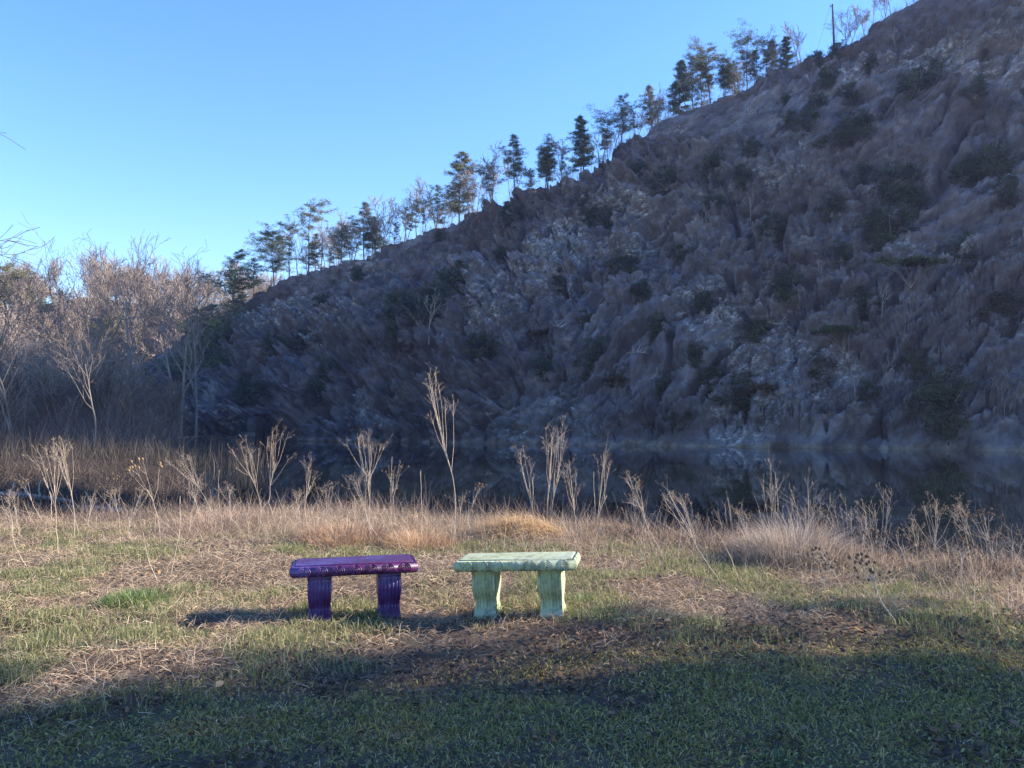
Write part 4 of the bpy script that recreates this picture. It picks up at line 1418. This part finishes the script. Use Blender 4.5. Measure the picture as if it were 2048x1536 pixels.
# taller straw along the bank, thick behind the purple bench
def bankk(x, y):
    e = edge_of(x, y)
    return sstep(2.9, 1.1, e) * sstep(-.9, -.1, e) * np.clip(.10 + .55 * sstep(-.1, .4, fbm(x * .8, y * .9, 90, 2)) * (.35 + sstep(2.5, 4.5, x)) + .8 * np.exp(-((x + 2.6) / 1.9) ** 2), 0, 1) * sstep(-7.5, -5, x)
P = field(30000, -9, 9, 5.5, 13.4, bankk)
n = len(P)
big_ = np.exp(-((P[:, 0] + 2.0) / 2.6) ** 2)
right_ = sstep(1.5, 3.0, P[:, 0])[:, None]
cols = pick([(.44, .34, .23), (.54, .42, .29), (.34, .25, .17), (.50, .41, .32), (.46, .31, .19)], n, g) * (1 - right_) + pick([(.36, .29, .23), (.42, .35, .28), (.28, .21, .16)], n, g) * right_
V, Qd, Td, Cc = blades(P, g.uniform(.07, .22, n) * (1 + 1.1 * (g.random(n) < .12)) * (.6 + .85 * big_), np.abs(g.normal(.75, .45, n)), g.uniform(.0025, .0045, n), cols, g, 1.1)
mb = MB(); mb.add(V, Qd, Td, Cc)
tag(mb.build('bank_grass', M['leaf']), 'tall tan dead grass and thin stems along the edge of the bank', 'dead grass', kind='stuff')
# dark brush on the far side of the bank edge
P = []
k = 26000
x = g.uniform(-9, 9, k); e = g.uniform(-2.6, .7, k)
y = np.interp(x, _ye_x, _ye_y) - e
P = np.column_stack([x, y, terrain(x, y)])
r = sprays(P, np.tile([[0, 0, .35]], (k, 1)), 3, .22, .0035, [(.17, .115, .085), (.24, .17, .13), (.11, .07, .055), (.30, .235, .18)], g, 3, .5, .7)
mb = MB(); mb.add(r[0], r[1], None, r[2])
tag(mb.build('bank_brush', M['twig']), 'dark tangled bramble and dead stems on the bank above the water', 'brush', kind='stuff')
k = 9000
y = g.uniform(12.5, 46, k); x = -y * g.uniform(.36, .80, k)
ok = x < np.interp(y, _sh_y, _sh_x) + .5
P = np.column_stack([x[ok], y[ok], terrain(x[ok], y[ok])])
r = sprays(P, np.tile([[.1, 0, .45]], (len(P), 1)), 5, .55, .006, [(.055, .04, .032), (.085, .062, .05), (.035, .025, .02), (.14, .11, .09)], g, 3, .5, .8)  # debris tones darkened in place of shade in the hollow
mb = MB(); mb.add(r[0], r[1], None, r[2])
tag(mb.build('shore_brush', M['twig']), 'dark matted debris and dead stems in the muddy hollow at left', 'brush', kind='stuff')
# thin upright dead stems in the bank grass
P = field(1150, -9, 9, 5.5, 13.0, lambda x, y: sstep(3.6, 1.4, edge_of(x, y)) * sstep(-.8, 0, edge_of(x, y)) * (.3 + .7 * np.exp(-((x + 1.8) / 2.6) ** 2) + .4 * sstep(3, 4.5, x)))
r = sprays(P, np.tile([[-.08, 0, 1.0]], (len(P), 1)), 2, .42, .0020, [(.42, .34, .27), (.50, .40, .32), (.30, .23, .18)], g, 4, .22, .34)
mb = MB(); mb.add(r[0], r[1], None, r[2])
tag(mb.build('dry_stems', M['leaf']), 'thin pale dead stems standing in the bank grass', 'dead stems', kind='stuff')


def leaves(P, s, cols, g):
    n = len(P)
    th = g.uniform(0, 6.283, n)
    a = np.stack([np.cos(th), np.sin(th), g.normal(0, .35, n)], -1) * s[:, None]
    b = np.stack([-np.sin(th), np.cos(th), g.normal(0, .35, n)], -1) * s[:, None] * g.uniform(.35, .7, (n, 1))
    up_ = np.array([0, 0, 1.]) * s[:, None]
    c1, c2 = g.uniform(0, .55, (n, 1)), g.uniform(0, .55, (n, 1))
    V = np.stack([P - a, P - a * .35 + b * g.uniform(.7, 1.2, (n, 1)) + up_ * c1, P + a * .45 + b * g.uniform(.5, 1.1, (n, 1)) + up_ * c1, P + a * 1.1 + up_ * g.uniform(-.1, .5, (n, 1)),
                  P + a * .40 - b * g.uniform(.5, 1.1, (n, 1)) + up_ * c2, P - a * .3 - b * g.uniform(.7, 1.2, (n, 1)) + up_ * c2], 1).reshape(-1, 3)
    V[:, 2] = np.maximum(V[:, 2], np.repeat(P[:, 2], 6) - .004)
    o = np.arange(n)[:, None] * 6
    return V, np.concatenate([o + [[0, 3, 2, 1]], o + [[0, 5, 4, 3]]]), None, np.repeat(cols, 6, 0)
P = field(22000, -8, 8, 2.4, 10, lambda x, y: .08 + .92 * mulch(x, y) * (1 - .5 * sstep(5.8, 7.5, y)))
n = len(P); P[:, 2] += g.uniform(.004, .03, n)
mb = MB(); mb.add(*leaves(P, g.uniform(.006, .024, n), pick([(.13, .085, .062), (.09, .06, .05), (.18, .115, .075), (.07, .048, .042), (.24, .15, .09)], n, g), g))
tag(mb.build('dead_leaves', M['leaf']), 'brown dead leaves lying in patches on the lawn', 'leaves', kind='stuff')
P = field(150, -7, 7, 4.4, 8.5, lambda x, y: np.ones_like(x) * .8)
n = len(P); P[:, 2] += g.uniform(.01, .03, n)
mb = MB(); mb.add(*leaves(P, g.uniform(.018, .036, n), pick([(.42, .24, .11), (.34, .19, .09), (.50, .33, .18)], n, g), g))
tag(mb.build('fallen_leaves', M['leaf']), 'scattered larger tan oak leaves on the grass', 'leaves', kind='stuff')
P = field(15000, -6, 6, 2.4, 6.0, lambda x, y: lawn(x, y) * (1 - .6 * mulch(x, y)))
n = len(P); P[:, 2] += g.uniform(.008, .03, n)
mb = MB(); mb.add(*leaves(P, g.uniform(.004, .011, n), pick([(.27, .275, .10), (.21, .225, .09), (.32, .31, .13)], n, g), g))
tag(mb.build('clover', M['leaf']), 'small round clover leaves in the shaded lawn', 'clover', kind='stuff')
P = field(420, -4, 4, 2.6, 5.2, lambda x, y: lawn(x, y) * sstep(-.1, .3, fbm(x * 1.1, y * 1.1, 95, 2)))
n = len(P); P[:, 2] += g.uniform(.022, .04, n)
mb = MB(); mb.add(*leaves(P, g.uniform(.0025, .0045, n), pick([(.72, .74, .78)], n, g, .8, 1.05), g))
tag(mb.build('white_flowers', M['leaf']), 'tiny white wildflowers dotted over the shaded lawn', 'flowers', kind='stuff')


# tussocks and tufts one can point at
def tussock(u, v, R_, Hh, nb, cols, label, name='straw_tussock', cat='tussock', lean0=.5, droop=1.1, az0=None, seed=0, wid=(.003, .0055), asp=1.0):
    gg = np.random.default_rng(500 + seed)
    p = ground_hit(u, v)
    th = gg.uniform(0, 6.283, nb); rr_ = R_ * np.sqrt(gg.random(nb))
    ox, oy = rr_ * np.cos(th), rr_ * np.sin(th) * asp
    zz_ = terrain(p[0] + ox, p[1] + oy) - p[2]
    P_ = np.column_stack([ox, oy, zz_ - .01])
    az = th + gg.normal(0, .7, nb) if az0 is None else az0 + gg.normal(0, .6, nb)
    fall = 1 - .5 * (rr_ / R_) ** 2
    r_ = blades(P_, Hh * gg.uniform(.55, 1.15, nb) * fall, np.abs(gg.normal(lean0, .3, nb)) * (.4 + .7 * rr_ / R_), gg.uniform(*wid, nb), pick(cols, nb, gg), gg, droop, az)
    m_ = MB(); m_.add(*r_)
    o = m_.build(name, M['leaf'])
    o.location = p
    tag(o, label, cat)
GOLD = [(.55, .38, .21), (.62, .45, .26), (.46, .31, .18)]
GREY = [(.40, .33, .26), (.48, .40, .33), (.32, .25, .20), (.44, .37, .31)]
GRN = [(.12, .20, .06), (.16, .24, .08), (.10, .16, .05)]
tussock(1045, 1072, .62, .50, 2600, GOLD, 'golden drooping grass tussock behind the green bench, blown to the left', az0=math.pi, droop=1.2, lean0=.9, seed=1, asp=.5)
tussock(1590, 1125, .58, .62, 3600, GREY, 'big grey straw mound with spiky top on the right bank', droop=.9, lean0=.55, seed=2)
tussock(840, 1095, .42, .36, 1700, [(.50, .32, .19), (.56, .38, .23)], 'reddish straw tussock behind the purple bench right end', seed=3, lean0=.7)
tussock(690, 1085, .60, .40, 2300, [(.48, .32, .21), (.40, .27, .18)], 'tan straw tussock behind the middle of the purple bench', seed=4, lean0=.7)
tussock(1760, 1212, .34, .17, 1300, STR, 'low matted straw heap in the grass on the right', seed=5, lean0=1.2, droop=.8)
tussock(1900, 1205, .28, .16, 900, STR, 'small flattened straw heap near the right edge', seed=6, lean0=1.2, droop=.8)
tussock(268, 1210, .28, .17, 1500, GRN, 'bright green grass tuft beside the broken bent stalk', 'grass_tuft', 'grass tuft', .4, .7, seed=7)
tussock(1545, 1524, .085, .10, 120, [(.09, .16, .06), (.12, .19, .08)], 'small splayed green tuft at the bottom edge of the lawn', 'grass_tuft', 'grass tuft', 1.0, .8, seed=8)
tussock(985, 1225, .16, .13, 420, GRN, 'green grass tuft around the green bench left leg', 'grass_tuft', 'grass tuft', .4, .7, seed=9)
tussock(1168, 1205, .12, .12, 300, GRN, 'green grass tuft right of the green bench', 'grass_tuft', 'grass tuft', .5, .7, seed=10)
tussock(745, 1238, .17, .11, 420, GRN, 'green grass tuft between the purple bench legs', 'grass_tuft', 'grass tuft', .5, .7, seed=11)
tussock(440, 1062, .8, .42, 2400, [(.42, .31, .24), (.36, .27, .21), (.48, .34, .24)], 'wide shaggy straw tussock left of the wide flat-headed weed', seed=12, lean0=.6)

# ------------------------------------------------------------------ evergreens right of the picture whose shade covers the foreground and the left hollow
sd2 = np.array([math.sin(SUN_AZ), math.cos(SUN_AZ)]); nn2 = np.array([-sd2[1], sd2[0]])
for i, (along, off, Hh, cb, rad, lb) in enumerate([(24, .9, 17.5, .55, .185, 'dense tall evergreen right of the benches, nearest the pond'), (25, -1.8, 18, .53, .165, 'dense tall evergreen right of the benches, middle of three'),
                                                   (24, -5.0, 17, .5, .17, 'dense tall evergreen right of the benches, farthest from the pond'),
                                                   (40, 21, 31, .38, .16, 'unseen very tall pine added to shade the left hollow, nearer of two'), (41, 26, 32, .38, .16, 'unseen very tall pine added to shade the left hollow, farther of two')]):  # unseen tall pines, added only to shade the muddy hollow
    q = sd2 * along + nn2 * off
    a, b = pine(640 + i, Hh, cb, rad, 'cone' if i == 0 else 'round', 2.6 if i < 3 else 1.5, (.05, .065, .03), bend=.01, nsize=.6 if i < 3 else 1.2)
    t = thing('evergreen_tree', (q[0], q[1], float(terrain(q[0], q[1]))), lb, 'tree', 'evergreens right of the benches')
    a.build('trunk', M['bark_dark'], t, True); b.build('crown', M['needle'], t)

# ------------------------------------------------------------------ air
m = bpy.data.materials.new('haze')
m.use_nodes = True
m.node_tree.nodes.clear()
ho = m.node_tree.nodes.new('ShaderNodeOutputMaterial')
hv = m.node_tree.nodes.new('ShaderNodeVolumePrincipled')
hv.inputs['Color'].default_value = (.56, .62, 1.0, 1)
hv.inputs['Density'].default_value = 0.00032
hv.inputs['Anisotropy'].default_value = 0.35
m.node_tree.links.new(hv.outputs[0], ho.inputs['Volume'])
mb = MB(); box(mb, (0, 280, 72), (1440, 1080, 170))
tag(mb.build('haze', m), kind='stuff')

cy = scene.cycles
cy.use_adaptive_sampling = False
cy.use_denoising = True
try:
    cy.denoising_prefilter = 'NONE'
except Exception:
    pass
cy.max_bounces = 5
cy.diffuse_bounces = 2
cy.glossy_bounces = 2
cy.transmission_bounces = 2
cy.caustics_reflective = False
cy.caustics_refractive = False
